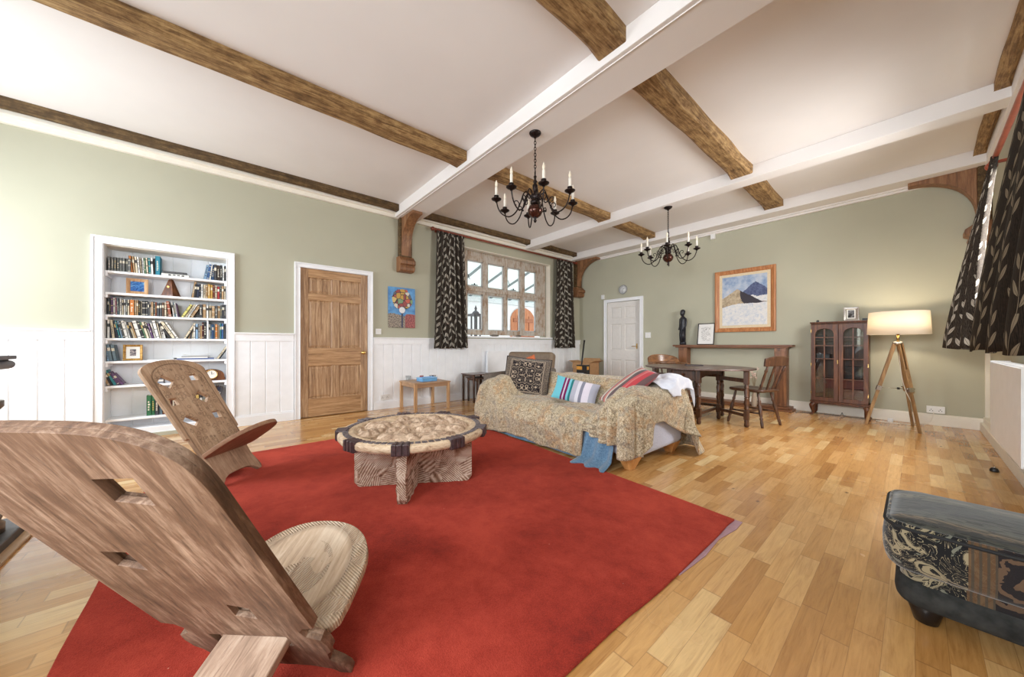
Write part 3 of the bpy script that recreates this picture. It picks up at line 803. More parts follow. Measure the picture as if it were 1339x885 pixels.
# ------------------------------------------------------------------ oak brackets carrying the beams
def bracket(label, P, ax, up_len, reach, arc_out=True, w=.17):
    """P: wall foot of the post (x,y,z bottom of corbel); ax: unit vector into the room; faces the wall"""
    a = Vector(ax); s = Vector((-a.y, a.x, 0))
    M = Matrix((( a.x, s.x, 0, P[0]), (a.y, s.y, 0, P[1]), (0, 0, 1, P[2]), (0, 0, 0, 1)))
    t = thing('oak_bracket', label, 'bracket', M=M)
    top = 3.03 - P[2]
    MB().box(0, .10, -w / 2, w / 2, .10, top).build('post', M_beamd, t, bevel=.008)
    pts = [(.10, .26)]
    n = 14
    for i in range(n + 1):
        q = i / n; pts.append((.10 + (reach - .10) * (1 - cos(q * pi / 2)) ** 1.15, .26 + (top - .30) * sin(q * pi / 2) ** .92))
    pts += [(reach, top), (.10, top)]
    Mx = Matrix(((1, 0, 0, 0), (0, 0, -1, 0), (0, 1, 0, 0), (0, 0, 0, 1)))
    MB().prism(pts, -w * .40, w * .40, 0, Mx).build('brace', M_brace, t, bevel=.006)
    prof = [(0, 0), (.12, 0), (.155, .02), (.165, .06), (.15, .095), (.19, .115), (.19, .17), (.15, .20), (.11, .24), (0, .24)]
    MB().prism(prof, -w * .62, w * .62, 0, Mx).build('corbel', M_brace, t, bevel=.008)
    return t
bracket('curved oak bracket on the left wall under the nearest white beam', (XL, 2.28, 2.17), (1, 0, 0), .8, .52, w=.20)
bracket('curved oak bracket in the far left corner beyond the window', (XL, 6.66, 2.16), (1, 0, 0), .8, .66, w=.20)
bracket('curved oak bracket in the far right corner above the floor lamp', (XR, 6.66, 2.16), (-1, 0, 0), .8, .62, w=.20)
# ------------------------------------------------------------------ carpet
t = thing('rug', 'large red carpet lying on the oak floor under the round coffee table', 'rug', (0, 0, 0))
x0, x1, y0, y1 = -3.96, -.665, -.39, 2.225
mb = MB()
ed = []
def edge(a, c, n=24):
    for i in range(n):
        q = i / n; ed.append((a[0] + (c[0] - a[0]) * q + (vn(q * 9, a[0] + a[1], 5) - .5) * .016, a[1] + (c[1] - a[1]) * q + (vn(q * 9, a[0] - a[1], 6) - .5) * .016))
edge((x0, y0), (x1 - .02, y0)); edge((x1 - .02, y0), (x1, y1)); edge((x1, y1), (x0, 2.47), 40); edge((x0, 2.47), (x0, y0))
mb.prism(ed, .003, .014)
mb.build('pile', M_rug, t, bevel=.004)
mb = MB(); un = [(x1 - .10, 1.5), (x1 + .004, 1.52), (x1 + .022, 1.75), (x1 + .012, 1.95), (x1 + .038, 2.13), (x1 + .035, 2.24), (x1 - .02, 2.24), (x1 - .3, 2.2)]
lab(mb.prism(un, .0005, .0032).build('underlay', M_under, t), 'mauve underlay showing past the corner')

# ------------------------------------------------------------------ pierced two-plank carved chairs
def super_outline(W1, W2, s1, L, ha, ex, lower):
    s2 = L - ha; R = [(s, w) for s, w in lower]
    n = 10
    up = [(s1 + (s2 - s1) * i / n, (W1 + (W2 - W1) * i / n) / 2) for i in range(n + 1)]
    arc = []
    for i in range(1, 40):
        a = pi * i / 40
        arc.append((s2 + ha * abs(sin(a)) ** (2 / ex), W2 / 2 * (1 if cos(a) >= 0 else -1) * abs(cos(a)) ** (2 / ex)))
    out = R + up + arc + [(s, -w) for s, w in up[::-1]] + [(s, -w) for s, w in R[::-1]]
    return out
def frame_back(Fx, Fy, ph, th, T):
    f = Vector((cos(ph), sin(ph), 0)); w = Vector((sin(ph), -cos(ph), 0)); up = Vector((0, 0, 1))
    u = -sin(th) * f + cos(th) * up; n = cos(th) * f + sin(th) * up
    o = n * (T / 2)
    # local x = u (up the plank), local y = -w, local z = n (front)
    M = Matrix(((u.x, -w.x, n.x, o.x), (u.y, -w.y, n.y, o.y), (u.z, -w.z, n.z, o.z), (0, 0, 0, 1)))
    return M, f, w, up, u
def carved_chair(label, p, lower, holes, al, sj, seatL, seatW, tail, mats, z0, flare=1.32):
    W1, W2, s1, L, ha, ex, T, Fx, Fy, ph, th = p
    t = thing('carved_chair', label, 'chair', (Fx, Fy, z0))
    M, f, w, up, u = frame_back(Fx, Fy, ph, th, T)
    out = super_outline(W1, W2, s1, L, ha, ex, lower)
    hs = [[(a, -c) for a, c in h] for h in holes]
    hs.append([(sj - .030, -.105), (sj + .030, -.105), (sj + .030, .105), (sj - .030, .105)])       # slot for the seat plank
    o2 = [(a, -c) for a, c in out]
    bk = curve_plank('backrest', o2, hs, T / 2, .0008, mats[0], t, M)
    bg = []                                                        # the holes flare wider on the front of the plank
    for h_ in hs:
        mx, my = sum(q[0] for q in h_) / 4, sum(q[1] for q in h_) / 4
        bg.append([(mx + (q[0] - mx) * flare, my + (q[1] - my) * flare) for q in h_])
    fr = curve_plank('front', o2, bg, T / 2, .0008, mats[0], t, M)
    bm = bmesh.new(); bm.from_mesh(bk.data); n0 = len(bm.verts); bm.verts.ensure_lookup_table()
    for v_ in bm.verts: v_.co.z -= T / 4
    bm.from_mesh(fr.data); bm.verts.ensure_lookup_table()
    for v_ in bm.verts[n0:]: v_.co.z += T / 4
    bm.to_mesh(bk.data); bm.free(); bpy.data.objects.remove(fr)
    g = cos(al) * f + sin(al) * up; n2 = -sin(al) * f + cos(al) * up
    o = u * sj + f * .0
    Ms = Matrix(((g.x, -w.x, n2.x, o.x), (g.y, -w.y, n2.y, o.y), (g.z, -w.z, n2.z, o.z), (0, 0, 0, 1)))
    pts = [(-tail, -.092), (.012, -.092), (.035, -seatW * .90), (.06, -seatW)]
    e0 = seatL - seatW * 1.02
    pts += [(e0 * .6, -seatW * 1.02)]
    for i in range(0, 25):
        a = -pi / 2 + pi * i / 24
        pts.append((e0 + seatW * 1.02 * abs(cos(a)) ** .86, seatW * 1.02 * (1 if sin(a) > 0 else -1) * abs(sin(a)) ** .92))
    pts += [(e0 * .6, seatW * 1.02), (.06, seatW), (.035, seatW * .90), (.012, .092), (-tail, .092)]
    Ts = .030
    st = curve_plank('seat', pts, [], Ts, .005, mats[1:], t, Ms @ Matrix.Translation((0, 0, -Ts / 2 - .003)))
    if len(mats) > 2:                                              # a clean cut between the seat and its tail
        bm = bmesh.new(); bm.from_mesh(st.data)
        bmesh.ops.bisect_plane(bm, geom=bm.verts[:] + bm.edges[:] + bm.faces[:], plane_co=(.025, 0, 0), plane_no=(1, 0, 0))
        bm.to_mesh(st.data); bm.free()
    for p_ in st.data.polygons:
        if len(mats) > 2 and p_.center.x < .025: p_.material_index = 1
    return t
near = (.3994, .4393, .328, 1.0176, .1544, 3.09, .025, -1.2394, .1514, 2.3886, .566)
lowN = [(.055, .0), (.052, .10), (.03, .155), (.0, .175), (.0, .206), (.035, .207), (.07, .195), (.105, .172), (.15, .180), (.17, .196), (.215, .200), (.25, .193), (.268, .160), (.30, .154), (.322, .170)]
holesN = [[(.911, .034), (.916, .108), (.843, .101), (.853, .035)], [(.680, -.115), (.680, -.059), (.609, -.059), (.626, -.114)], [(.452, .035), (.435, .081), (.375, .077), (.392, .029)]]
carved_chair('weathered carved wooden chair in the foreground seen from behind its pierced back', near, lowN, holesN, .37, .235, .385, .205, .53, (M_chairn, M_seat, M_tail), .0145)
far = (.4291, .4673, .394, 1.0341, .0968, 1.95, .026, -3.2649, .1161, .8357, .5869)
lowF = [(.055, .0), (.052, .08), (.035, .125), (.0, .16), (.0, .185), (.03, .196), (.08, .186), (.14, .172), (.20, .178), (.28, .190), (.36, .196), (.385, .196), (.388, .205)]
holesF = [[(.907, .113), (.855, .053), (.793, .115), (.851, .172)], [(.89, -.074), (.896, -.133), (.838, -.13), (.841, -.068)], [(.711, .169), (.712, .112), (.655, .122), (.656, .174)],
          [(.746, -.07), (.689, -.122), (.636, -.077), (.693, -.014)], [(.568, .119), (.508, .059), (.468, .104), (.525, .166)], [(.55, -.068), (.551, -.134), (.492, -.123), (.497, -.069)]]
carved_chair('carved wooden chair with six pierced diamonds standing in front of the bookcase', far, lowF, holesF, .60, .245, .40, .22, .34, (M_chairf, M_seatf), .0145, 1.02)

# ------------------------------------------------------------------ round carved coffee table
cx, cy = -2.335, 1.07
t = thing('coffee_table', 'low round carved coffee table on crossed planks standing on the red carpet', 'coffee table', (cx, cy, .0145))
R, zt = .50, .405
mb = MB()
prof = [(.0, zt - .06), (R * .93, zt - .06), (R - .012, zt - .052), (R, zt - .035), (R, zt - .014), (R - .012, zt - .001), (R - .045, zt), (R - .080, zt), (R - .095, zt + .002), (R - .105, zt - .004), (R - .112, zt - .016), (0, zt - .018)]
mb.lathe(prof, 72)
top = mb.build('tabletop', M_rim, t)
blobs = []
rr = random.Random(5)
for k in range(95):
    a = rr.random() * 2 * pi; q = sqrt(rr.random()) * .36; s = rr.uniform(.018, .055)
    blobs.append((q * cos(a), q * sin(a), s, s * rr.uniform(.45, 1.0), rr.random() * pi, rr.uniform(.016, .040)))
def rel(u, v):
    a = 2 * pi * u; r = .385 * v; X_, Y_ = r * cos(a), r * sin(a); h = 0
    for bx, by, s1, s2, an, amp in blobs:
        dx, dy = X_ - bx, Y_ - by; p = dx * cos(an) + dy * sin(an); q = dy * cos(an) - dx * sin(an)
        e = (p / s1) ** 2 + (q / s2) ** 2
        if e < 1.6: h = max(h, amp * max(0, 1 - e / 1.6) ** .5)
    h += (vn(X_ * 60, Y_ * 60, 2) - .5) * .004
    return (X_, Y_, zt - .017 + h * min(1, (1 - v) * 12))
MB().grid(110, 36, rel, closed_u=True).build('carved_relief', M_relief, top)
mb = MB(); mb.lathe([(R - .052, zt - .001), (R - .050, zt + .003), (R - .044, zt + .0045), (R - .034, zt + .0045), (R - .028, zt + .003), (R - .026, zt - .001)], 72)
mb = MB()
for k in range(72):                                                # narrow dark carved band
    a = 2 * pi * (k + .5) / 72; mb.bar(((R - .066) * cos(a), (R - .066) * sin(a), zt), ((R - .030) * cos(a), (R - .030) * sin(a), zt), .030, .008, up=(0, 0, 1))
lab(mb.build('carved_band', M_rimd, top, bevel=.002), 'dark carved band round the rim')
for k in range(9):
    a = 2 * pi * (k + .15) / 9; mb = MB()
    M = Matrix.Rotation(a, 4, 'Z')
    mb.box(R - .055, R + .008, -.052, .052, zt - .060, zt + .006, 0, M)
    for q in (-.034, 0, .034): mb.box(R - .06, R + .014, q - .011, q + .011, zt - .055, zt + .010, 0, M)
    lab(mb.build('rim_block', M_rimk, top, bevel=.004), 'dark carved block on the rim')
for ang, lg in ((atan2(1.396 - .706, -2.141 + 2.567), .405), (atan2(.849 - cy, -2.044 - cx), .375)):
    def pk(u, v, ang=ang, lg=lg):
        return 0
    d = Vector((cos(ang), sin(ang), 0)); s = Vector((-sin(ang), cos(ang), 0))
    prof = [(-lg + .02, 0), (lg - .02, 0), (lg, .02), (lg + .004, .10), (lg - .012, .17), (lg, .25), (lg - .01, .345), (-lg + .01, .345), (-lg, .25), (-lg + .012, .17), (-lg - .004, .10), (-lg, .02)]
    M = Matrix(((d.x, 0, s.x, 0), (d.y, 0, s.y, 0), (0, 1, 0, 0), (0, 0, 0, 1)))
    # chiselled faces: a grid displaced on both sides
    mb = MB(); n = 40; m = 20
    def face(sgn):
        def fn(u, v):
            z = .345 * v; le = lg - .028 * (1 - sst(z, 0, .05)) ** 2 - .02 * sst(z, .30, .345); p = -le + 2 * le * u
            e = .030 + (vn(p * 40 + z * 30, z * 26, 1 + int(sgn)) - .5) * .012 - (.006 if .44 < v < .55 else 0)
            return d * p + s * (sgn * e) + Vector((0, 0, z))
        return fn
    mb.grid(n, m, face(1), smooth=False).grid(n, m, face(-1), smooth=False)
    w = n + 1
    per = [i for i in range(n + 1)] + [(j) * w + n for j in range(1, m + 1)] + [m * w + i for i in range(n - 1, -1, -1)] + [j * w for j in range(m - 1, 0, -1)]
    o2 = (n + 1) * (m + 1)
    for a_, b_ in zip(per, per[1:] + per[:1]):
        mb.f.append((a_, b_, o2 + b_, o2 + a_)); mb.mi.append(0); mb.sm.append(False)
    mb.build('base_plank', M_chis, t, bevel=.0)

# ------------------------------------------------------------------ sofa under its throw
SX0, SX1, SY0, SY1 = -3.36, -1.405, 2.44, 3.32
t = thing('sofa', 'pale blue-grey sofa on beech block feet hidden under the throw', 'sofa', ((SX0 + SX1) / 2, (SY0 + SY1) / 2, 0))
mb = MB()
mb.box(SX0 + .21, SX1 - .21, SY0 + .02, SY1 - .03, .10, .30)
mb.build('base', M_sofa, t, world=True, bevel=.025, seg=4)
for a, c in ((SX0, SX0 + .22), (SX1 - .22, SX1)):
    MB().box(a, c, SY0 + .005, SY1 - .03, .10, .565).build('arm', M_sofa, t, world=True, bevel=.05, seg=5)
MB().box(SX0 + .2, SX1 - .2, SY1 - .24, SY1 - .02, .29, .59).build('backrest', M_sofa, t, world=True, bevel=.05, seg=5)
for a, c in ((SX0 + .225, (SX0 + SX1) / 2 - .003), ((SX0 + SX1) / 2 + .003, SX1 - .225)):
    MB().box(a, c, SY0 + .02, SY1 - .25, .29, .385).build('seat_cushion', M_sofa, t, world=True, bevel=.035, seg=4)
for x, y in ((SX0 + .10, SY0 + .10), (SX1 - .09, SY0 + .08), (SX0 + .10, SY1 - .10), (SX1 - .09, SY1 - .10)):
    mb = MB(); q = .072; k = .030
    vs = [(x - k, y - k, 0), (x + k, y - k, 0), (x + k, y + k, 0), (x - k, y + k, 0), (x - q, y - q, .105), (x + q, y - q, .105), (x + q, y + q, .105), (x - q, y + q, .105)]
    mb.add(vs, [(3, 2, 1, 0), (4, 5, 6, 7), (0, 1, 5, 4), (1, 2, 6, 5), (2, 3, 7, 6), (3, 0, 4, 7)])
    mb.build('leg', M_beech, t, world=True, bevel=.003)

def sofa_top(x, y, lift=.0):
    """height of cloth lying over the sofa"""
    d = .018 + lift
    al = 1 - sst(x, SX0 + .20, SX0 + .40); ar = sst(x, SX1 - .40, SX1 - .20)
    bk = sst(y, SY1 - .42, SY1 - .22)
    seat = .395 + .03 * sin((x - SX0) * 3.2) * 0
    arm = .612 - .03 * sst(SY0 + .10 - y, -.06, .08)
    back = .640
    s = max(al, ar)
    z = seat + (arm - seat) * s
    z = max(z, seat + (back - seat) * bk)
    # soften the crowns at the outer edges
    ex = min(x - SX0, SX1 - x); ey = min(y - SY0, SY1 - y)
    z -= .035 * (1 - sst(min(ex, ey), -.02, .09)) ** 2
    # dip of the middle seam and wrinkles
    if s < .5 and bk < .5:
        z -= .018 * math.exp(-((x + 2.38) / .035) ** 2)
        z += .012 * (vn(x * 6, y * 6, 1) - .5) + .010 * sin(x * 21 + y * 13) * (vn(x * 3, y * 3, 2) - .3)
    pf = math.exp(-((x - (SX1 - .20)) / .16) ** 2) * (1 - sst(y, SY0 + .05, SY0 + .35))
    z += pf * .014 * sin(x * 62)
    z += .016 * (vn(x * 8, y * 8, 4) - .5) + .008 * sin((x * 9 + y * 23) + 3 * vn(x * 4, y * 4, 8))
    return z + d
# perimeter of the sofa plan, anticlockwise from front-left; param by length
def perim(n):
    r = .07; pts = []
    def seg(a, c, k):
        for i in range(k): pts.append((a[0] + (c[0] - a[0]) * i / k, a[1] + (c[1] - a[1]) * i / k))
    def arc(cx_, cy_, a0, k=10):
        for i in range(k): a = a0 + pi / 2 * i / k; pts.append((cx_ + r * cos(a), cy_ + r * sin(a)))
    seg((SX0 + r, SY0), (SX1 - r, SY0), 150); arc(SX1 - r, SY0 + r, -pi / 2)
    seg((SX1, SY0 + r), (SX1, SY1 - r), 80); arc(SX1 - r, SY1 - r, 0)
    seg((SX1 - r, SY1), (SX0 + r, SY1), 130); arc(SX0 + r, SY1 - r, pi / 2)
    seg((SX0, SY1 - r), (SX0, SY0 + r), 60); arc(SX0 + r, SY0 + r, pi)
    return pts
PER = perim(0); NP = len(PER)
def hem(x, y):
    if y <= SY0 + .02 and x < SX1 - .07:                       # front
        return pl(x, [(SX0, .02), (-3.2, .02), (-2.9, .045), (-2.6, .05), (-2.35, .025), (-2.1, .04), (-1.9, .035), (-1.862, .05), (-1.856, .27), (-1.75, .235), (-1.62, .205), (-1.53, .215), (-1.475, .15)])
    if x >= SX1 - .075 and y < SY1 - .02:                      # right end
        return pl(y, [(SY0, .13), (SY0 + .05, .14), (SY0 + .10, .20), (SY0 + .19, .33), (SY0 + .22, .37), (SY0 + .40, .36), (SY0 + .55, .29), (SY0 + .74, .205), (SY0 + .80, .19), (SY0 + .81, .02), (SY1, .015)])
    if y >= SY1 - .03: return .06 if x < -1.6 else .012
    return .02
top_rows, sk = 44, 26
verts = []
cxs, cys = (SX0 + SX1) / 2, (SY0 + SY1) / 2
mb = MB()
rings = []
for k in range(1, top_rows + 1):
    q = k / top_rows
    ring = []
    for (px, py) in PER:
        x, y = cxs + (px - cxs) * q, cys + (py - cys) * q
        ring.append((x, y, sofa_top(x, y)))
    rings.append(ring)
lenp = [0]
for a, c in zip(PER, PER[1:] + PER[:1]): lenp.append(lenp[-1] + sqrt((a[0] - c[0]) ** 2 + (a[1] - c[1]) ** 2))
for k in range(1, sk + 1):
    q = k / sk; ring = []
    for i, (px, py) in enumerate(PER):
        a, c = PER[i - 1], PER[(i + 1) % NP]
        tx, ty = c[0] - a[0], c[1] - a[1]; l = sqrt(tx * tx + ty * ty) or 1; nx, ny = ty / l, -tx / l
        zt_ = rings[top_rows - 1][i][2]; h = hem(px, py); z = zt_ + (h - zt_) * q
        s = lenp[i]
        drop = (zt_ - z)
        corner = 0
        for qx, qy in ((SX1 - .03, SY0 + .03), (SX0 + .03, SY0 + .03), (SX1 - .02, SY1 - .03), (SX0 + .03, SY1 - .03)):
            corner = max(corner, math.exp(-(((px - qx) ** 2 + (py - qy) ** 2) / .022)))
        pleat = math.exp(-((px - (SX1 - .22)) / .20) ** 2) if py < SY0 + .05 else 0
        amp = (.014 + .036 * corner + .022 * pleat) * min(1, drop / .08) * (.55 + .45 * q)
        rip = sin(s * (17 + 3 * vn(s * .7, 3, 1)) + 4 * vn(s * 1.3, 1, 2)) + .5 * sin(s * 41 + 2)
        if pleat > .2: rip = .4 * rip + 1.1 * sin(s * 62 + 2.5 * vn(s * 6, 2, 3))
        if px >= SX1 - .01 and SY0 + .12 < py < SY1 - .1: rip *= .5
        flare = (.018 + .05 * q * (corner * .9 + .12)) * min(1, drop / .06) + .012
        if py >= SY1 - .12 and px > SX1 - .1: flare += .13 * q * q                     # trailing corner at the back
        if px <= SX0 + .03: flare += .05 * q
        bulge = .040 * sin(pi * min(1, q * 1.15)) * (vn(s * 3, q * 2.5, 7) - .15)
        if py < SY0 + .02:
            for sx_, dp, wd_ in ((-2.40, .030, .030), (-2.95, .018, .04), (-2.02, .024, .035), (-1.93, .018, .02), (-3.27, .028, .03)):
                bulge -= 1.6 * dp * math.exp(-((px - sx_ - .03 * sin(q * 3 + sx_ * 9)) / wd_) ** 2) * sin(pi * min(1, q * .9 + .1))
            bulge += .014 * abs(sin(q * 9 + 5 * vn(px * 5, q, 2))) * (1 if px > -2.2 else .4)
        if py < SY0 + .02: flare += .022 * min(1, drop / .05)
        off = flare + amp * rip * .75 + bulge + .010 * (vn(s * 9, q * 7, 5) - .5) + .002
        ring.append((px + nx * max(off, .014), py + ny * max(off, .014), max(z, .004)))
    rings.append(ring)
c0 = (cxs, cys, sofa_top(cxs, cys))
mb.loft(rings, 0, True, False)
o = len(mb.v); mb.v.append(c0)
for j in range(NP):
    mb.f.append((o, j, (j + 1) % NP)); mb.mi.append(0); mb.sm.append(True)
tag(mb.build('sofa_throw', M_throw, None, solid=.010), 'beige and ochre tapestry throw draped over the whole sofa', 'throw')
# blue blanket showing beneath the throw
mb = MB()
def blue(u, v):
    x = -3.22 + (1.66) * u
    top = .30 if x > -1.85 else .14
    y = SY0 - .004 - .020 * v - .010 * v * (1 + sin(x * 9 + 2 * vn(x * 4, 1, 3))) - .02 * v * v * (x > -1.9)
    z = top * (1 - v) + .013 * v
    if x > -1.9: y -= .030 * sin(x * 44 + v * 2) * (.3 + .7 * v) + .014
    if v > .85 and x > -1.9: y -= .10 * (v - .85) / .15
    return (x, y, max(z, .013))
mb.grid(150, 16, blue)
tag(mb.build('blue_blanket', M_blue, None, solid=.008), 'blue blanket hanging below the throw at the front of the sofa', 'blanket')
# white sheet crumpled over the back right corner
def sheet(u, v):
    x = -1.80 + .47 * u; y = 2.95 + .44 * v + .03 * sin(u * 7)
    cx_ = min(x, SX1 - .0); cy_ = min(y, SY1 - .0)
    z = sofa_top(cx_, cy_) + .020 + .012 * sin(u * 13 + v * 8) + .030 * (vn(u * 5, v * 5, 9)) + .030 * math.exp(-((v - .6) / .25) ** 2) + .012 * abs(sin(u * 8 - v * 5))
    ox = max(0, x - SX1); oy = max(0, y - SY1)
    z -= ox * 1.5 + oy * 1.6
    x = SX1 + .03 + ox * .35 if ox > 0 else x
    y = SY1 + .03 + oy * .3 if oy > 0 else y
    return (x + .02 * sin(v * 9), y + .012 * sin(u * 13), z)
tag(MB().grid(44, 36, sheet).build('folded_sheet', M_sheet, None, solid=.008), 'crumpled white sheet lying on the back right corner of the sofa', 'sheet')

def cushion(name, label, c, w, h, thick, nrm, roll, mat, upv=(0, 0, 1), group=None, pip=None):
    n = Vector(nrm).normalized(); a = Vector(upv).cross(n).normalized(); u2 = n.cross(a)
    R_ = Matrix.Rotation(roll, 3, n); a = R_ @ a; u2 = R_ @ u2
    M = Matrix(((a.x, u2.x, n.x, c[0]), (a.y, u2.y, n.y, c[1]), (a.z, u2.z, n.z, c[2]), (0, 0, 0, 1)))
    mb = MB(); N = 26
    for sg in (1, -1):
        def fn(u, v, sg=sg):
            U, V = 2 * u - 1, 2 * v - 1
            pin = 1 - .07 * (1 - abs(U) ** 2) * 0 
            ed = (1 - abs(U) ** 2.6) * (1 - abs(V) ** 2.6)
            kx = 1 - .06 * (1 - V * V); ky = 1 - .06 * (1 - U * U)
            zz = sg * (thick / 2) * max(0, ed) ** .5 + .006 * (vn(u * 5 + sg, v * 5, 3) - .5) * (1 if ed > .02 else 0)
            return (U * w / 2 * ky * 1.0 if False else U * w / 2 * (1 - .05 * (1 - V * V)), V * h / 2 * (1 - .05 * (1 - U * U)), zz)
        mb.grid(N, N, fn, uvf=(lambda u, v: (u, v)) if sg > 0 else (lambda u, v: (1 - u, v)))
        if sg < 0:
            for k in range(len(mb.f) - N * N, len(mb.f)):
                mb.f[k] = mb.f[k][::-1]; mb.uv[k] = mb.uv[k][::-1]
    t = thing(name, label, 'cushion', M=M, group=group)
    mb.build('cover', mat, t, weld=.0)
    if pip:
        path = []
        for (U0, V0), (U1, V1) in zip([(-1, -1), (1, -1), (1, 1), (-1, 1)], [(1, -1), (1, 1), (-1, 1), (-1, -1)]):
            for i in range(12):
                U = U0 + (U1 - U0) * i / 12; V = V0 + (V1 - V0) * i / 12
                path.append((U * w / 2 * (1 - .05 * (1 - V * V)), V * h / 2 * (1 - .05 * (1 - U * U)), 0))
        path.append(path[0])
        MB().tube(path, .006, 6).build('piping', pip, t)
    return t
cushion('scroll_cushion', 'black square cushion with cream scrollwork propped at the left of the sofa', (-3.03, 2.81, .615), .56, .48, .16, (.60, -.72, .35), radians(-6), M_cushk, pip=M_piping)
cushion('striped_cushion', 'small teal, grey and plum striped cushion in the middle of the sofa', (-2.27, 2.79, .525), .46, .25, .11, (.45, -.80, .42), radians(-12), M_strA)
_r, _t = Vector((.648, .7615, 0)), Vector((.74, -.64, .2))
_n = (-.56 * _r + Vector((0, 0, .70)) + .16 * _t).normalized(); _d = (.76 * _r + Vector((0, 0, .62))); _d = (_d - _n * _d.dot(_n)).normalized()
CB = ((-1.70, 2.84, .615), tuple(_n), tuple(_d))
cushion('striped_cushion', 'red and cream striped cushion leaning against the right arm of the sofa', CB[0], .34, .52, .12, CB[1], 0, M_strB, upv=CB[2])

# ------------------------------------------------------------------ armchair between sofa and window
t = thing('armchair', 'taupe armchair with a tall back standing behind the sofa under the window', 'armchair', (-4.08, 3.66, 0), radians(20))
def soft(x0, x1, y0, y1, z0, z1, name, mat, bev=.05, M=None):
    return MB().box(x0, x1, y0, y1, z0, z1).build(name, mat, t, bevel=bev, seg=4, M=M)
soft(-.42, .42, -.36, .40, .12, .40, 'base', M_greyf)
soft(-.29, .29, -.40, .22, .38, .50, 'seat_cushion', M_brownf, .05)
soft(-.42, .42, -.09, .09, -.06, .47, 'backrest', M_brownf, .06, Matrix.Translation((0, .28, .42)) @ Matrix.Rotation(radians(-14), 4, 'X'))
for sx in (-1, 1): soft(sx * .31 if sx > 0 else -.47, .47 if sx > 0 else -.31, -.40, .36, .12, .635 if sx > 0 else .56, 'arm', M_greyf, .05)
for x in (-.36, .36):
    for y in (-.32, .34): MB().cyl((x, y, 0), (x, y, .13), .022, .03, 12).build('foot', M_dark, t)
cushion('orange_cushion', 'orange cushion tucked in the armchair behind the sofa', (-3.853, 3.62, .665), .28, .34, .12, (.40, -.80, .45), radians(25), M_orange)

# ------------------------------------------------------------------ ottoman
t = thing('ottoman', 'tapestry ottoman in dark green and black on turned feet at the right edge', 'ottoman', (-.05, 1.865, 0))
def rbox(x0, x1, y0, y1, z0, z1, bul, nx=20, top_dome=.0, r=.03):
    """cushion block with bulging sides"""
    mb = MB(); prof = []
    n = 12
    rings = []
    def ring(z, ins):
        pts = []; k = 14
        cr = .05
        cs = [(x1 - cr, y1 - cr, 0), (x0 + cr, y1 - cr, 1), (x0 + cr, y0 + cr, 2), (x1 - cr, y0 + cr, 3)]
        for cx_, cy_, q in cs:
            for i in range(8):
                a = pi / 2 * q + pi / 2 * i / 7
                pts.append((cx_ + (cr + ins) * cos(a), cy_ + (cr + ins) * sin(a), z))
        return pts
    for i in range(n + 1):
        a = -pi / 2 + pi * i / n
        rings.append(ring((z0 + z1) / 2 + (z1 - z0) / 2 * sin(a) , bul * (abs(cos(a)) ** .5) - .02 * (1 - abs(cos(a)) ** .4)))
    return mb, rings
mb, rg = rbox(.0, .50, -.02, .38, .205, .385, .030)
mb.loft(rg[:-2], 0, True, True)
mb.build('seat_cushion', M_otto, t)
mb = MB(); last = rg[-3]; cxo, cyo = .25, .18; rings = []
for k in range(0, 9):
    q = 1 - (k / 8) * .98
    rings.append([(cxo + (p[0] - cxo) * q, cyo + (p[1] - cyo) * q, last[0][2] - .002 + .030 * (1 - q * q) ** .6) for p in last])
mb.loft(rings, 0, True, True); mb.build('cushion_top', M_ottot, t)
path = [p for p in rg[-4]]; MB().tube(path + [path[0]], .006, 6).build('piping', plain('black_piping', S(28, 28, 30), .8), t)
mb, rg = rbox(.035, .47, .025, .36, .10, .235, .022); mb.loft(rg, 0, True, True); mb.build('upper_base', M_otto, t)
mb, rg = rbox(.02, .485, .01, .375, .075, .165, .020)
mb.loft(rg, 0, True, True); mb.build('base', M_ottob, t)
for x in (.075, .43):
    for y in (.075, .32):
        MB().lathe([(.020, 0), (.030, .006), (.036, .03), (.044, .055), (.040, .085), (.036, .10)], 16, 0, Matrix.Translation((x, y, 0))).build('foot', plain('black_foot', S(22, 18, 18), .35), t)
# ------------------------------------------------------------------ built-in bookcase in its alcove
t = thing('bookcase', 'white built-in bookcase full of books set into the left wall', 'bookcase', (XL, -.425, 0))
BY0, BY1, XB = -.905, .06, -5.675
mb = casing(MB(), 0, 1.128, .075, 2.115, -.022, .001)
mb.v = [(XL - y, -.99 + x, z) for x, y, z in mb.v]
mb.build('architrave', M_white, t, world=True, bevel=.002)
mb = MB(); n = 6; w = (BY1 - BY0) / n
for i in range(n):
    a, c = BY0 + i * w, BY0 + (i + 1) * w
    mb.prism([(XB - .015, a), (XB - .015, c), (XB - .004, c), (XB, c - .006), (XB, a + .006), (XB - .004, a)], .08, 2.04)
mb.build('back_panel', M_white, t, world=True)
for a, c in ((BY0 - .015, BY0), (BY1, BY1 + .015)): MB().box(XB - .01, XL + .005, a, c, .03, 2.045).build('side_panel', M_white, t, world=True)
mb = MB()
for i in range(4): mb.box(XB - .01 + i * .067, XB - .01 + i * .067 + .066, BY0, BY1, 2.034, 2.05)
mb.build('head_panel', M_cream, t, world=True, bevel=.002)
SH = [1.776, 1.551, 1.318, 1.072, .830, .573, .221]
for z in SH:
    MB().box(XB, XL - .030, BY0, BY1, z - .024, z).build('shelf', M_white, t, world=True, bevel=.004)
    for a, c in ((BY0, BY0 + .018), (BY1 - .018, BY1)): MB().box(XB, XL - .035, a, c, z - .058, z - .024).build('shelf_bearer', M_white, t, world=True, bevel=.003)
MB().box(XB, XL - .06, -.118, -.104, 1.072, 1.294).build('divider', M_white, t, world=True)
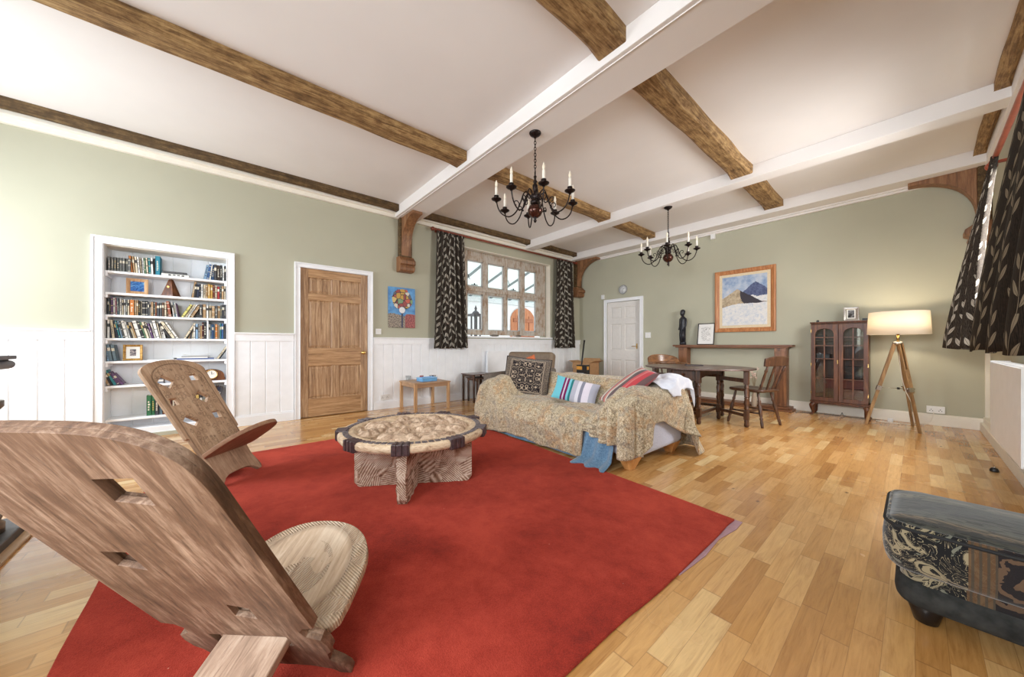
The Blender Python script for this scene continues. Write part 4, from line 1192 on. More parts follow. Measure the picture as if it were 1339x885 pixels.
MB().box(XB, XL - .02, BY0, BY1, .03, .105).build('plinth', M_white, t, world=True, bevel=.004)

NUM = 'first second third fourth fifth sixth seventh eighth ninth tenth eleventh twelfth thirteenth fourteenth fifteenth sixteenth seventeenth eighteenth nineteenth twentieth'.split()
def ordn(i):
    if i < 20: return NUM[i]
    tens = {2: 'twenty', 3: 'thirty'}[(i + 1) // 10]
    return 'thirtieth' if i + 1 == 30 else tens + '-' + NUM[(i + 1) % 10 - 1]
BC = {'grey': (112, 114, 112), 'orange': (206, 126, 58), 'cream': (218, 204, 176), 'white': (226, 224, 218), 'green': (92, 128, 96), 'teal': (52, 140, 148), 'turquoise': (34, 128, 150), 'black': (38, 36, 38),
      'light blue': (134, 166, 194), 'blue': (54, 92, 142), 'navy': (34, 42, 66), 'brown': (98, 66, 46), 'dark brown': (62, 44, 36), 'ochre': (196, 152, 70), 'yellow': (216, 206, 116), 'red': (164, 44, 44),
      'maroon': (92, 34, 36), 'purple': (104, 72, 116), 'tan': (176, 142, 102), 'grey-blue': (104, 126, 138), 'dark green': (44, 104, 66), 'pink': (178, 120, 132), 'charcoal': (66, 66, 70), 'rust': (150, 78, 52), 'dark grey': (84, 84, 86)}
BM = {}
def bookmat(c):
    if c not in BM: BM[c] = plain('book_' + c.replace(' ', '_').replace('-', '_'), S(*BC[c]), .5, var=.08, scale=50)
    return BM[c]
M_lblD = plain('spine_label_dark', S(50, 46, 48), .5); M_lblL = plain('spine_label_pale', S(224, 216, 196), .5); M_lblG = plain('spine_label_gilt', S(196, 166, 96), .4)
brnd = random.Random(3)
def book_mesh(c, w, h, d):
    """spine faces local +x at x=0; thickness along y (0..w), standing on z=0"""
    mb = MB(); cv = .0025
    mb.box(-d, 0, 0, cv, 0, h).box(-d, 0, w - cv, w, 0, h).box(-cv * 1.4, .0, 0, w, 0, h)
    mb.box(-d + .004, -cv, cv * .6, w - cv * .6, .004, h - .004, 1)
    lm = 2
    style = brnd.random(); z = h
    if w > .012:
        k = .0006
        if style < .35: mb.box(-.001, k, w * .12, w * .88, h * .62, h * .80, lm)
        elif style < .7:
            nn = brnd.randint(4, 8); zz = h * .25; zt2 = h * brnd.uniform(.72, .9)
            st = (zt2 - zz) / nn
            for q in range(nn):
                if brnd.random() < .85: mb.box(-.001, k, w * .28, w * .28 + w * brnd.uniform(.25, .45), zz + q * st, zz + q * st + st * .62, lm)
        else:
            for q in (.08, .86, .5): mb.box(-.001, k, w * .06, w * .94, h * q, h * q + .006, lm)
    return mb
def book(label, group, c, w, h, d, x, y, z, lean=0.0, yaw=0.0):
    lum = sum(BC[c]) / 3
    lm = M_lblD if lum > 150 else (M_lblG if brnd.random() < .35 else M_lblL)
    mb = book_mesh(c, w, h, d)
    # lean: rotate about local x; positive leans the top toward +y
    M = Matrix.Translation((x, y, z)) @ Matrix.Rotation(yaw, 4, 'Z') @ Matrix.Rotation(-lean, 4, 'X')
    o = mb.build('book', [bookmat(c), M_pages, lm], None, M=M, bevel=.0)
    return tag(o, label, 'book', group)
def row(sh, word, items, y0, y1, x=-5.475, d=.15):
    """items: (colour, width weight, height, lean degrees); fills y0..y1 left to right along +Y"""
    z = SH[sh] + .0008
    tot = sum(w + (h * abs(sin(radians(l))) * .30 if l else 0) for c, w, h, l in items)
    # widths are scaled so that the run fills the space
    fixed = 0; k = (y1 - y0) / sum(w for _, w, _, _ in items)
    y = y0
    for i, (c, w, h, l) in enumerate(items):
        w2 = w * k; l = radians(l)
        ww = w2 * cos(l) * .97
        adj = 'slim' if w2 < .017 else 'thick' if w2 > .034 else 'medium'
        lean_w = ' leaning' if abs(l) > radians(14) else ''
        a = 'an' if c[0] in 'o' else 'a'
        label = f'{adj} {c}{lean_w} book, {ordn(i)} from the left {word}'
        zz = z + (ww * sin(-l) if l < 0 else 0) * 1.0
        yy = y
        if l > 0: zz = z + 0 ; zz = z + ww * sin(l)
        else: zz = z; 
        book(label, 'books ' + word, c, ww, h, d * brnd.uniform(.85, 1.05), x + brnd.uniform(-.012, .006), yy, zz, l)
        y += w2
Wd = 'on the top shelf'
row(0, Wd + ', left run', [('grey', .022, .150, 0)] * 8 + [('orange', .022, .185, -6), ('tan', .018, .182, -5), ('cream', .020, .178, -4), ('white', .018, .180, -4), ('cream', .016, .172, -4), ('white', .016, .178, -3), ('green', .016, .176, -4), ('cream', .018, .180, -3), ('teal', .020, .182, -3), ('white', .022, .188, -2), ('charcoal', .012, .185, 0), ('turquoise', .044, .215, 0)], BY0 + .012, -.507)
row(0, Wd + ', right run', [('light blue', .024, .180, 9), ('blue', .020, .188, 8), ('white', .014, .185, 6), ('blue', .024, .19, 4), ('charcoal', .022, .195, 0), ('dark brown', .026, .19, 0), ('black', .018, .195, 0), ('white', .016, .18, 0), ('black', .012, .19, 0)], -.150, BY1 - .004)
for i, (c, w, tk) in enumerate((('white', .225, .034), ('dark grey', .20, .022))):
    z = SH[0] + .001 + (0 if i == 0 else .0355)
    mb = book_mesh(c, tk, w, .16)
    o = mb.build('book', [bookmat(c), M_pages, M_lblD], None, M=Matrix.Translation((-5.475, -.500 + .008 * i, z)) @ Matrix.Rotation(-pi / 2, 4, 'X') @ Matrix.Translation((0, -tk, 0)))
    tag(o, ('thick white book lying flat beside the turquoise book', 'dark book lying on the flat white book')[i], 'book', 'books lying flat on the top shelf')
Wd = 'on the second shelf'
row(1, Wd, [('tan', .022, .19, 8), ('black', .018, .165, 4), ('navy', .024, .165, 3), ('navy', .018, .165, 0), ('white', .020, .17, 0), ('cream', .022, .165, 0), ('tan', .016, .168, 0), ('ochre', .026, .175, 0), ('ochre', .020, .17, 0), ('rust', .018, .172, 0), ('cream', .022, .165, 0), ('red', .022, .155, 0), ('grey', .016, .16, 0), ('tan', .022, .165, 0), ('cream', .018, .17, 0)], -.255, BY1 - .004)
Wd = 'on the third shelf'
row(2, Wd + ', left run', [('charcoal', .016, .17, 0), ('black', .014, .165, 0), ('purple', .018, .185, 0), ('white', .018, .18, -1), ('pink', .014, .178, -2), ('grey-blue', .016, .176, -2), ('white', .018, .172, 0), ('cream', .016, .165, 0), ('white', .016, .168, 0), ('grey', .016, .162, 0), ('cream', .016, .166, 0), ('orange', .040, .168, 0), ('tan', .016, .165, 0), ('tan', .016, .168, 0), ('black', .016, .158, 0), ('cream', .014, .16, 0), ('black', .032, .162, 0), ('charcoal', .016, .165, 0), ('dark grey', .014, .155, 0), ('white', .014, .16, 0), ('tan', .022, .158, 0), ('grey', .014, .162, 0), ('rust', .014, .158, 0), ('charcoal', .024, .15, 0), ('dark grey', .022, .158, 0), ('brown', .020, .16, 0), ('cream', .022, .158, 0), ('brown', .020, .15, 2), ('rust', .030, .175, -8), ('dark brown', .010, .15, 0), ('white', .014, .17, -6), ('grey-blue', .014, .168, -6), ('white', .016, .165, -7), ('purple', .012, .16, -8)], BY0 + .008, -.355)
row(2, Wd + ', middle run', [('yellow', .024, .165, 27), ('cream', .020, .17, 27), ('white', .016, .168, 26), ('tan', .028, .165, 28)], -.340, -.235)
row(2, Wd + ', right run', [('charcoal', .024, .16, 0), ('tan', .028, .165, 0), ('white', .018, .15, 0), ('cream', .024, .155, 0), ('tan', .024, .15, 0), ('dark grey', .020, .158, 0), ('tan', .022, .155, 0), ('grey', .014, .165, 0), ('charcoal', .016, .175, 0), ('dark grey', .014, .17, 0)], -.185, BY1 - .004)
Wd = 'on the fourth shelf'
row(3, Wd + ', left run', [('white', .020, .19, 0), ('navy', .012, .185, -4), ('cream', .022, .19, -5), ('black', .012, .185, -7), ('navy', .014, .182, -9), ('teal', .014, .186, -10), ('light blue', .016, .184, -10), ('dark grey', .014, .182, -11), ('white', .026, .188, -11), ('white', .014, .18, -12), ('charcoal', .014, .175, -13), ('cream', .018, .172, -13), ('tan', .014, .176, -14), ('white', .034, .19, -13), ('black', .022, .185, -14), ('green', .014, .182, -14), ('cream', .022, .18, -14), ('white', .016, .172, -14), ('purple', .016, .165, -13), ('white', .018, .17, -12), ('white', .028, .20, -11), ('cream', .012, .17, -10), ('white', .034, .195, -9)], BY0 + .008, -.462)
row(3, Wd + ', middle run', [('black', .026, .185, -28), ('cream', .030, .205, -28), ('white', .024, .20, -28)], -.440, -.355)
row(3, Wd + ', right of the gap', [('cream', .022, .195, 26), ('black', .008, .19, 26), ('tan', .014, .15, 12), ('dark grey', .014, .155, 8), ('cream', .014, .15, 5), ('white', .016, .165, 0), ('light blue', .022, .175, 0), ('white', .014, .16, 0), ('tan', .016, .155, 0)], -.318, -.160)
row(3, Wd + ', beside the divider', [('maroon', .022, .195, 0), ('black', .030, .20, 0)], -.165 + .002, -.121)
row(3, Wd + ', far right', [('white', .018, .175, 0), ('light blue', .016, .17, 0), ('blue', .022, .175, 0), ('grey-blue', .014, .17, 0), ('orange', .024, .178, 0), ('tan', .014, .17, 0), ('white', .014, .165, 0), ('teal', .016, .185, 0), ('blue', .024, .19, 0), ('grey', .014, .15, 0), ('charcoal', .012, .15, 0)], -.102, BY1 - .004)
Wd = 'on the fifth shelf'
row(4, Wd + ', left end', [('light blue', .016, .11, -3), ('grey-blue', .026, .175, -8), ('grey-blue', .028, .17, -8)], BY0 + .006, BY0 + .080)
row(4, Wd + ', right end', [('cream', .022, .165, 30), ('black', .010, .165, 30)], -.030, .004)
Wd = 'on the sixth shelf'
row(5, Wd, [('tan', .020, .14, -18), ('black', .020, .15, -20), ('teal', .026, .17, -24), ('purple', .026, .155, -30), ('purple', .026, .14, -32)], BY0 + .010, BY0 + .135)
Wd = 'on the bottom shelf'
row(6, Wd, [('dark green', .034, .22, 0), ('dark green', .024, .215, 0), ('charcoal', .028, .20, 0), ('grey-blue', .024, .20, 0), ('maroon', .034, .215, 0), ('maroon', .030, .21, 0), ('brown', .03, .20, 0), ('navy', .03, .215, 0), ('dark brown', .03, .22, 0), ('red', .03, .26, 0), ('black', .026, .25, 0), ('navy', .03, .25, 0), ('brown', .03, .24, 0), ('white', .024, .25, 0), ('grey', .024, .24, 0)], -.615, -.13)
row(6, Wd + ', right end', [('dark brown', .026, .29, 16), ('navy', .030, .28, 15), ('charcoal', .028, .27, 14)], -.115, -.03)

# things among the books
def pic(name, label, cat, w, h, fw, ft, M, fm, art, back_m=None, mat_w=0.0, matm=None, group=None, strut=True):
    """framed picture: local x width, local z height, faces local -y; M places its bottom centre"""
    t = thing(name, label, cat, M=M, group=group)
    mb = MB()
    x0, x1 = -w / 2, w / 2
    poly = lambda a, i: [(x0 + i, i), (x1 - i, i), (x1 - i, h - i), (x0 + i, h - i)]
    prof = [(0, 0), (0, -ft), (fw * .25, -ft * 1.08), (fw * .8, -ft * .8), (fw, -ft * .45), (fw, 0)]
    rings = []
    for i, yy in prof:
        rings.append([(p[0], yy, p[1]) for p in poly(0, i)])
    rings.append(rings[0])
    mb.loft(rings, 0, False, False)
    mb.build('frame', fm, t, bevel=.0015)
    if matm is not None:
        i = fw * .95
        MB().box(x0 + i, x1 - i, -ft * .38, -ft * .2, i, h - i).build('mount', matm, t)
        i = fw + mat_w
    else: i = fw * .95
    MB().box(x0 + i, x1 - i, -ft * .46, -ft * .1, i, h - i).build('picture', art, t)
    MB().box(x0 + .004, x1 - .004, -ft * .1, 0, .004, h - .004).build('backing', back_m or M_dark, t)
    return t
b = B('blue_sea_art'); n = b.noise(scale=22, detail=4, dist=1.5); M_blueart = b.done(b.ramp(n, [(.3, S(22, 48, 104)), (.5, S(48, 108, 180)), (.66, S(140, 190, 216))]), .35)
def place(x, y, z, yaw, lean):
    """bottom centre at x,y,z; front (-y local) turned to yaw; leaning back by lean"""
    return Matrix.Translation((x, y, z)) @ Matrix.Rotation(yaw, 4, 'Z') @ Matrix.Rotation(-lean, 4, 'X')
YW = pi / 2   # front faces +X
pic('picture_frame', 'small wooden framed blue picture on the second shelf of the bookcase', 'picture', .165, .172, .032, .015, place(-5.50, -.685, SH[1] + .002, YW + .12, radians(10)), M_pine, M_blueart)
t = thing('metronome', 'pyramid-shaped mahogany metronome on the second shelf of the bookcase', 'metronome', (-5.52, -.425, SH[1]), pi / 4 + .25)
mb = MB(); q, r = .082, .020
def frustum(mb, q, r, z0, z1, m=0):
    mb.add([(-q, -q, z0), (q, -q, z0), (q, q, z0), (-q, q, z0), (-r, -r, z1), (r, -r, z1), (r, r, z1), (-r, r, z1)], [(3, 2, 1, 0), (4, 5, 6, 7), (0, 1, 5, 4), (1, 2, 6, 5), (2, 3, 7, 6), (3, 0, 4, 7)], m)
frustum(mb, .058, .016, .012, .19); mb.box(-.062, .062, -.062, .062, 0, .014)
frustum(mb, .016, .010, .19, .198); mb.build('case', M_mahog, t, bevel=.002)
MB().cyl((.0, -.034, .11), (0, -.042, .108), .012, n=14).build('badge', M_brass, t)
b = B('gilt'); n = b.noise(scale=60, detail=3); M_gilt = b.done(b.ramp(n, [(.3, S(132, 88, 36)), (.7, S(206, 164, 88))]), .35, .4)
b = B('small_print'); n = b.noise(scale=60, detail=3, dist=1.0); M_print = b.done(b.ramp(n, [(.4, S(52, 52, 62)), (.55, S(130, 118, 122)), (.65, S(190, 180, 170))]), .4)
pic('picture_frame', 'small gilt framed print on the fifth shelf of the bookcase', 'picture', .145, .172, .022, .014, place(-5.50, -.718, SH[4] + .002, YW + .06, radians(9)), M_gilt, M_print, mat_w=.028, matm=M_paperw)
def booklet(label, cat, x, y, z, w, d, h, mat, rot, name='booklet', group=None, curl=0):
    t = MB(); n = 8
    def f(u, v): return (-d / 2 + d * v, -w / 2 + w * u, h + curl * (abs(2 * u - 1) ** 3))
    t.box(-d / 2, d / 2, -w / 2, w / 2, 0, h)
    o = t.build(name, mat, None, M=Matrix.Translation((x, y, z)) @ Matrix.Rotation(rot, 4, 'Z'))
    return tag(o, label, cat, group)
z = SH[4] + .0008
gp = 'papers on the fifth shelf'
booklet('large blue folder at the bottom of the paper stack', 'folder', -5.54, -.215, z, .32, .17, .016, plain('folder_blue', S(96, 110, 150), .5), .02, 'folder', gp)
booklet('white magazine on the blue folder', 'magazine', -5.54, -.24, z + .017, .27, .16, .012, M_paperw, -.05, 'magazine', gp)
booklet('grey magazine on top of the white magazine', 'magazine', -5.54, -.215, z + .030, .25, .15, .008, plain('mag_grey', S(170, 168, 166), .5), .06, 'magazine', gp)
tag(MB().grid(10, 6, lambda u, v: (-5.61 + .14 * v, -.33 + .24 * u, z + .046 + .022 * abs(2 * u - .9) ** 2.5)).build('paper_sheet', M_paperw, None, solid=.0015), 'curled white paper on top of the magazines', 'paper')
booklet('thin open white booklet beside the gilt framed print', 'booklet', -5.53, -.49, z, .24, .14, .006, M_paperw, .03)
booklet('small black stapler-like box at the left of the papers', 'box', -5.50, -.385, z, .03, .07, .022, M_black, .2, 'small_box')
z = SH[5] + .0008
for i, (c, w) in enumerate((((126, 130, 140), .16), ((224, 220, 214), .15), ((92, 92, 100), .15), ((214, 206, 196), .14))):
    booklet(('grey-blue', 'white', 'dark grey', 'cream')[i] + ' magazine ' + ('at the bottom of', 'second in', 'third in', 'on top of')[i] + ' the small stack on the sixth shelf', 'magazine', -5.53, -.555, z + i * .021, w, .16, .020, plain('mag_%d' % i, S(*c), .5), .05 * (i % 3 - 1), 'magazine', 'magazines on the sixth shelf')
for i, (c, y) in enumerate((((150, 150, 156), -.40), ((70, 66, 70), -.39))):
    booklet(('silver', 'dark')[i] + ' flat case ' + ('lying under the dark one', 'lying on the silver one') [i] + ' on the sixth shelf', 'case', -5.53, y, z + i * .036, .14 - .02 * i, .15, .035, plain('case_%d' % i, S(*c), .4), 0, 'flat_case')
t = thing('mantel_clock', 'arched wooden napoleon clock at the right end of the sixth shelf', 'clock', (-5.52, -.075, z))
pts = [(-.125, 0), (.125, 0), (.125, .03)]
for i in range(17):
    a = pi * i / 16; pts.append((.118 * cos(a), .04 + .095 * sin(a) ** .8))
pts.append((-.125, .03))
Mx = Matrix(((0, 0, 1, 0), (1, 0, 0, 0), (0, 1, 0, 0), (0, 0, 0, 1)))
MB().prism(pts, -.045, .040, 0, Mx).build('case', M_mahog, t, bevel=.003)
MB().cyl((.040, 0, .075), (.046, 0, .075), .048, n=24).build('dial', M_paperw, t)
MB().tube([(.047, .052 * cos(2 * pi * i / 24), .075 + .052 * sin(2 * pi * i / 24)) for i in range(25)], .005, 6).build('bezel', M_brass, t)
MB().bar((.0475, 0, .075), (.0475, .0, .108), .004, .002).bar((.0475, 0, .075), (.0475, .022, .082), .005, .002).build('hands', M_black, t)
# ------------------------------------------------------------------ lean-to mantel frame against the far wall
t = thing('mantel_surround', 'long brown wooden mantel surround standing against the far wall', 'mantelpiece', (-2.08, 6.66, 0))
MB().box(-2.99, -1.20, 6.555, YF - .03, .972, 1.004).box(-2.95, -1.25, 6.575, YF - .03, .952, .972).build('shelf', M_mantelh, t, world=True, bevel=.004)
for x in (-2.902, -1.43):
    MB().box(x, x + .155, 6.60, YF - .03, .055, .955).box(x + .012, x + .143, 6.59, 6.60, .10, .90).build('upright', M_mantel, t, world=True, bevel=.003)
MB().box(-3.0, -1.19, 6.42, YF - .03, .0, .022).box(-2.97, -1.22, 6.50, YF - .03, .022, .055).build('hearth_board', M_mantelh, t, world=True, bevel=.006)
# carved standing figure
M_ebony = plain('ebony_figure', S(34, 34, 42), .35, var=.3, scale=40, bump=.25)
t = thing('wooden_figure', 'dark carved standing figure at the left end of the mantel surround', 'sculpture', M=Matrix.Translation((-2.845, 6.66, 1.005)) @ Matrix.Rotation(radians(-20), 4, 'Z') @ Matrix.Diagonal((1.12, 1.12, 1, 1)))
rings = []
def er(z, a, c, oy=0, n=16): return [(a * cos(2 * pi * i / n), oy + c * sin(2 * pi * i / n), z) for i in range(n)]
for z, a, c, oy in ((0, .052, .05, 0), (.05, .052, .05, 0), (.055, .046, .042, 0), (.16, .046, .040, 0), (.28, .048, .042, 0), (.34, .052, .044, 0), (.40, .040, .034, 0), (.46, .052, .036, 0), (.50, .056, .034, 0), (.525, .030, .026, 0), (.545, .020, .022, -.004)): rings.append(er(z, a, c, oy))
MB().loft(rings, 0, True, True).build('body', M_ebony, t)
mb = MB(); rings = []
for z, a, c, oy in ((.535, .018, .020, -.004), (.555, .026, .032, -.010), (.58, .034, .040, -.010), (.615, .038, .042, -.004), (.645, .034, .036, 0), (.662, .018, .02, 0), (.666, .004, .004, 0)): rings.append(er(z, a, c, oy))
mb.loft(rings, 0, True, True); mb.ball((0, -.052, .585), .008, 8); mb.bar((0, -.044, .606), (0, -.054, .588), .010, .010)
mb.build('head', M_ebony, t)
for sx in (-1, 1):
    MB().tube([(sx * .054, 0, .495), (sx * .064, .004, .42), (sx * .060, -.006, .345), (sx * .050, -.030, .30)], [.016, .015, .013, .012], 8).ball((sx * .048, -.036, .292), .014, 8).build('arm', M_ebony, t)
    MB().tube([(sx * .024, -.012, .30), (sx * .026, -.024, .18), (sx * .024, -.020, .06)], [.024, .022, .020], 8).build('leg', M_ebony, t)
t = thing('flower_vase', 'slender vase of pale dried flowers standing by the mantel surround behind the windsor chair', 'vase', (-1.66, 6.47, .0225))
MB().lathe([(.030, 0), (.034, .01), (.040, .08), (.030, .17), (.018, .24), (.024, .27), (.020, .27), (.014, .24), (0, .23)], 18).build('vase', plain('pale_pottery', S(176, 160, 142), .4), t)
fr_ = random.Random(9)
mb = MB(); mf = MB()
for k in range(11):
    a = fr_.random() * 2 * pi; r = fr_.uniform(.02, .075); h = fr_.uniform(.44, .62)
    mb.tube(catmull([(0, 0, .24), (r * .3 * cos(a), r * .3 * sin(a), .36), (r * cos(a), r * sin(a), h)], 4), .0016, 5)
    for j in range(4): mf.ball((r * cos(a) + fr_.uniform(-.012, .012), r * sin(a) + fr_.uniform(-.012, .012), h + fr_.uniform(-.02, .012)), .009, 6)
mb.build('stem', plain('dry_stem', S(140, 116, 84), .8), t); mf.build('flower_heads', plain('pale_blossom', S(226, 204, 192), .8), t)
# framed line print
b = B('ink_lettering'); x, y, z = b.xyz()
n = b.noise(b.vec(x * 1.0, z * 1.0, 0.0), 17.0, 3, .6, 2.2)
ink = ((n * 24.0).sin().abs()).lt(.30) * b.noise(b.vec(x * 1.0, z * 1.0, 5.0), 9.0, 2).gt(.42)
inside = x.abs().lt(.075) * (z - .20).abs().lt(.125)
M_ink = b.done(b.mix(ink * inside, S(228, 226, 224), S(40, 40, 46)), .3)
pic('framed_print', 'black framed ink print leaning on the mantel surround beside the carved figure', 'picture', .275, .395, .014, .014, place(-2.46, 6.685, 1.005, radians(4), radians(11)), M_black, M_ink)
# large mountain painting
b = B('mountain_painting'); x, y, z = b.xyz()
n = b.noise(scale=6, detail=5, rough=.6); nf = b.noise(scale=26, detail=5, rough=.7)
sky = b.ramp(n, [(.35, S(104, 132, 178)), (.55, S(170, 184, 204)), (.7, S(206, 204, 206))])
snow = b.ramp(nf, [(.3, S(178, 190, 208)), (.5, S(216, 216, 218)), (.7, S(232, 228, 222))])
w_ = (n - .5) * .10 + (nf - .5) * .05
# z is height inside the painting (0 bottom .. 1.07), x from -.45 to .45
pk1 = .84 - (x - .17).abs() * .85; pk2 = .745 - (x + .0).abs() * .0
far_ = (z + w_ * .7).lt(pk1.max((.72 - (x - .36).abs() * .7)))
c = b.mix(far_ * z.gt(.55), sky, b.ramp(nf, [(.4, S(56, 66, 104)), (.6, S(88, 98, 134))]))
c = b.mix(((z - .60 + w_ * 1.5).lt(.0)) * x.gt(.06), c, snow)
mid = (z + w_ * .5).lt((x + .10).abs() * -.66 + .735)
c = b.mix(mid, c, b.ramp(nf, [(.35, S(150, 132, 108)), (.6, S(196, 178, 150))]))
rock = mid * (x + .06 + w_ + (z - .72) * .12).gt(.0) * (z - .72 + (x + .10) * 1.15 + w_ * .6).gt(-.12)
c = b.mix(rock, c, S(52, 46, 56))
rk2 = (z + w_ * 2.0).lt(.47 + x * .05) * nf.gt(.46); c = b.mix(rk2, c, S(104, 80, 66))
c = b.mix((z + w_ * .6).lt(.43 + (x + .35).min(0.25) * .20), c, snow)
M_mount = b.done(c, .6)
M_mountbd = plain('canvas_slip', S(222, 204, 172), .7, var=.05, scale=60)
pic('painting', 'large snowy mountain painting in a wide wooden frame above the mantel surround', 'painting', .885, 1.07, .070, .035, place(-1.885, YF - .004, 1.225, 0, 0), M_frame, M_mount, mat_w=.045, matm=M_mountbd)
# round clock, alarm sensor, thermostat, ceiling sensor
t = thing('wall_clock', 'small round pale wall clock above the white door', 'clock', (-4.183, YF - .001, 2.225))
Ry = Matrix.Rotation(pi / 2, 4, 'X')
MB().lathe([(.100, 0), (.104, .012), (.098, .028), (.088, .030), (.086, .020), (0, .020)], 36, 0, Ry).build('case', plain('clock_rim', S(150, 150, 150), .35), t)
dl = MB().lathe([(.087, .0201), (.086, .0215), (0, .0215)], 36, 0, Ry).build('dial', plain('clock_dial', S(214, 216, 218), .4), t)
mb = MB()
for k in range(12):
    a = k * pi / 6; w_k = .010 if k % 3 == 0 else .006
    mb.bar((.062 * sin(a), -.0222, .062 * cos(a)), (.080 * sin(a), -.0222, .080 * cos(a)), w_k, .001, up=(0, 1, 0))
mb.build('hour_marks', M_black, dl)
mb = MB(); mb.bar((0, -.0235, 0), (.040, -.0235, .022), .007, .001, up=(0, 1, 0)).bar((0, -.0245, 0), (-.010, -.0245, -.066), .005, .001, up=(0, 1, 0)); mb.build('hands', M_black, dl)
def wallbox(name, label, cat, c, w, h, d, n, mat, extra=None):
    """small box on a wall with outward normal n"""
    n = Vector(n); a = Vector((-n.y, n.x, 0))
    M = Matrix(((a.x, n.x, 0, c[0]), (a.y, n.y, 0, c[1]), (0, 0, 1, c[2]), (0, 0, 0, 1)))
    t = thing(name, label, cat, M=M)
    MB().box(-w / 2, w / 2, 0, d, -h / 2, h / 2).build('plate', mat, t, bevel=min(.004, d * .4), seg=3)
    for nm, (x0, x1, z0, z1, dd, mm) in (extra or []):
        MB().box(x0, x1, d - .001, d + dd, z0, z1).build(nm, mm, t, bevel=.001)
    return t
sock = lambda: [(q, v) for q, v in [('switch', (-.012 + s * .028 - .005, -.012 + s * .028 + .005 + .012, .016, .032, .004, M_plas)) for s in (-1, 1)]] + [('socket_holes', (s * .036 - .004 + dx, s * .036 + .004 + dx, dz, dz + .008, .0008, M_black)) for s in (-1, 1) for dx, dz in ((-.011, -.016), (.011, -.016), (0, .0))]
wallbox('alarm_sensor', 'small white alarm sensor left of the clock above the white door', 'sensor', (-4.70, YF, 2.11), .075, .10, .035, (0, -1, 0), M_plas)
wallbox('thermostat', 'white square thermostat on the wall right of the white door', 'thermostat', (-3.60, YF, 1.205), .115, .115, .025, (0, -1, 0), M_plas, [('dial', (-.02, .02, -.02, .02, .006, M_paperw))])
wallbox('motion_sensor', 'small white motion sensor just under the cornice of the far wall', 'sensor', (-2.36, YF, 2.95), .07, .09, .05, (0, -1, 0), M_plas)
wallbox('light_switch', 'white light switch right of the oak door', 'switch', (XL, 1.872, 1.209), .086, .086, .010, (1, 0, 0), M_plas, [('rocker', (-.018, -.004, -.014, .014, .004, M_paperw)), ('rocker', (.004, .018, -.014, .014, .004, M_paperw))])
wallbox('power_socket', 'white double socket on the panelling right of the oak door', 'socket', (XL + .016, 1.965, .185), .146, .086, .010, (1, 0, 0), M_plas, sock())
wallbox('power_socket', 'white double socket low on the far wall behind the floor lamp', 'socket', (.165, YF, .195), .146, .086, .030, (0, -1, 0), M_plas, sock())
# colourful unframed canvas by the left window
b = B('bright_canvas_art'); x, y, z = b.xyz()
vc = b.voro(b.vec(x * 1.0, z * 1.0, 0.0), 15.0, out='Color'); vr = b.xyz(vc)
blob = b.ramp(vr[0], [(0, S(190, 150, 60)), (.2, S(196, 90, 70)), (.38, S(210, 204, 190)), (.52, S(120, 150, 110)), (.66, S(150, 60, 60)), (.8, S(208, 180, 110)), (.92, S(90, 96, 110))], 'CONSTANT')
ed = b.voro(b.vec(x * 1.0, z * 1.0, 0.0), 15.0, 'DISTANCE_TO_EDGE'); blob = b.mix(ed.lt(.055), blob, S(52, 44, 56))
n = b.noise(b.vec(x * 1.0, z * 1.0, 2.0), 10.0, 3)
bluebg = b.ramp(n, [(.35, S(58, 116, 178)), (.65, S(96, 160, 214))])
e = (x * x / (.175 * .175) + (z - .455) * (z - .455) / (.165 * .165)).sqrt() + (n - .5) * .5
c = b.mix(e.lt(1.0), bluebg, blob)
land = z.lt(.20 - x.abs() * -.10 + (n - .5) * .12); nl = b.noise(b.vec(x * 1.0, z * 1.0, 7.0), 60.0, 3)
lc = b.mix(x.gt(.05), b.ramp(nl, [(.4, S(88, 78, 72)), (.6, S(170, 156, 140))]), b.ramp(nl, [(.4, S(110, 50, 56)), (.6, S(182, 96, 90))]))
c = b.mix(land, c, lc)
c = b.mix(x.abs().lt(.014) * z.lt(.30), c, S(52, 56, 84))
dd = (x * x + (z - .285) * (z - .285)).sqrt(); c = b.mix(dd.lt(.056), c, S(58, 74, 120)); c = b.mix(dd.lt(.050), c, S(226, 228, 232))
M_art = b.done(c, .5)
t = thing('canvas_painting', 'bright unframed canvas with a white disc on blue beside the left curtain', 'painting', M=place(XL + .001, 2.245, 1.279, YW, 0))
MB().box(-.222, .222, -.022, 0, 0, .648).build('canvas', M_art, t, bevel=.003)

# ------------------------------------------------------------------ oak gateleg table
TX, TY, TZ = -1.95, 5.0, .705
t = thing('gateleg_table', 'dark oval gateleg table with turned legs standing behind the sofa', 'table', (TX, TY, 0))
def ov(a0, a1, n, s=1.0): return [(.68 * s * cos(a0 + (a1 - a0) * i / n), .585 * s * sin(a0 + (a1 - a0) * i / n)) for i in range(n + 1)]
fx0, fx1 = -.20, .19
ac = math.acos(fx1 / .68); ab_ = math.acos(fx0 / .68)
MB().prism(ov(-ac, ac, 30), TZ - .018, TZ).build('leaf', M_darkh, t, bevel=.004)
MB().prism(ov(ab_, 2 * pi - ab_, 30), TZ - .018, TZ).build('leaf', M_darkh, t, bevel=.004)
MB().prism(ov(ac + .006, ab_ - .006, 10) + ov(2 * pi - ab_ + .006, 2 * pi - ac - .006, 10), TZ - .018, TZ).build('tabletop', M_darkh, t, bevel=.004)
TL = [(0, .022), (.03, .018), (.05, .024), (.09, .028), (.12, .020), (.14, .027), (.16, .020), (.30, .030), (.42, .022), (.46, .028), (.50, .018), (.53, .028), (.57, .022), (.72, .029), (.84, .018), (.88, .027), (.92, .020), (1.0, .022)]
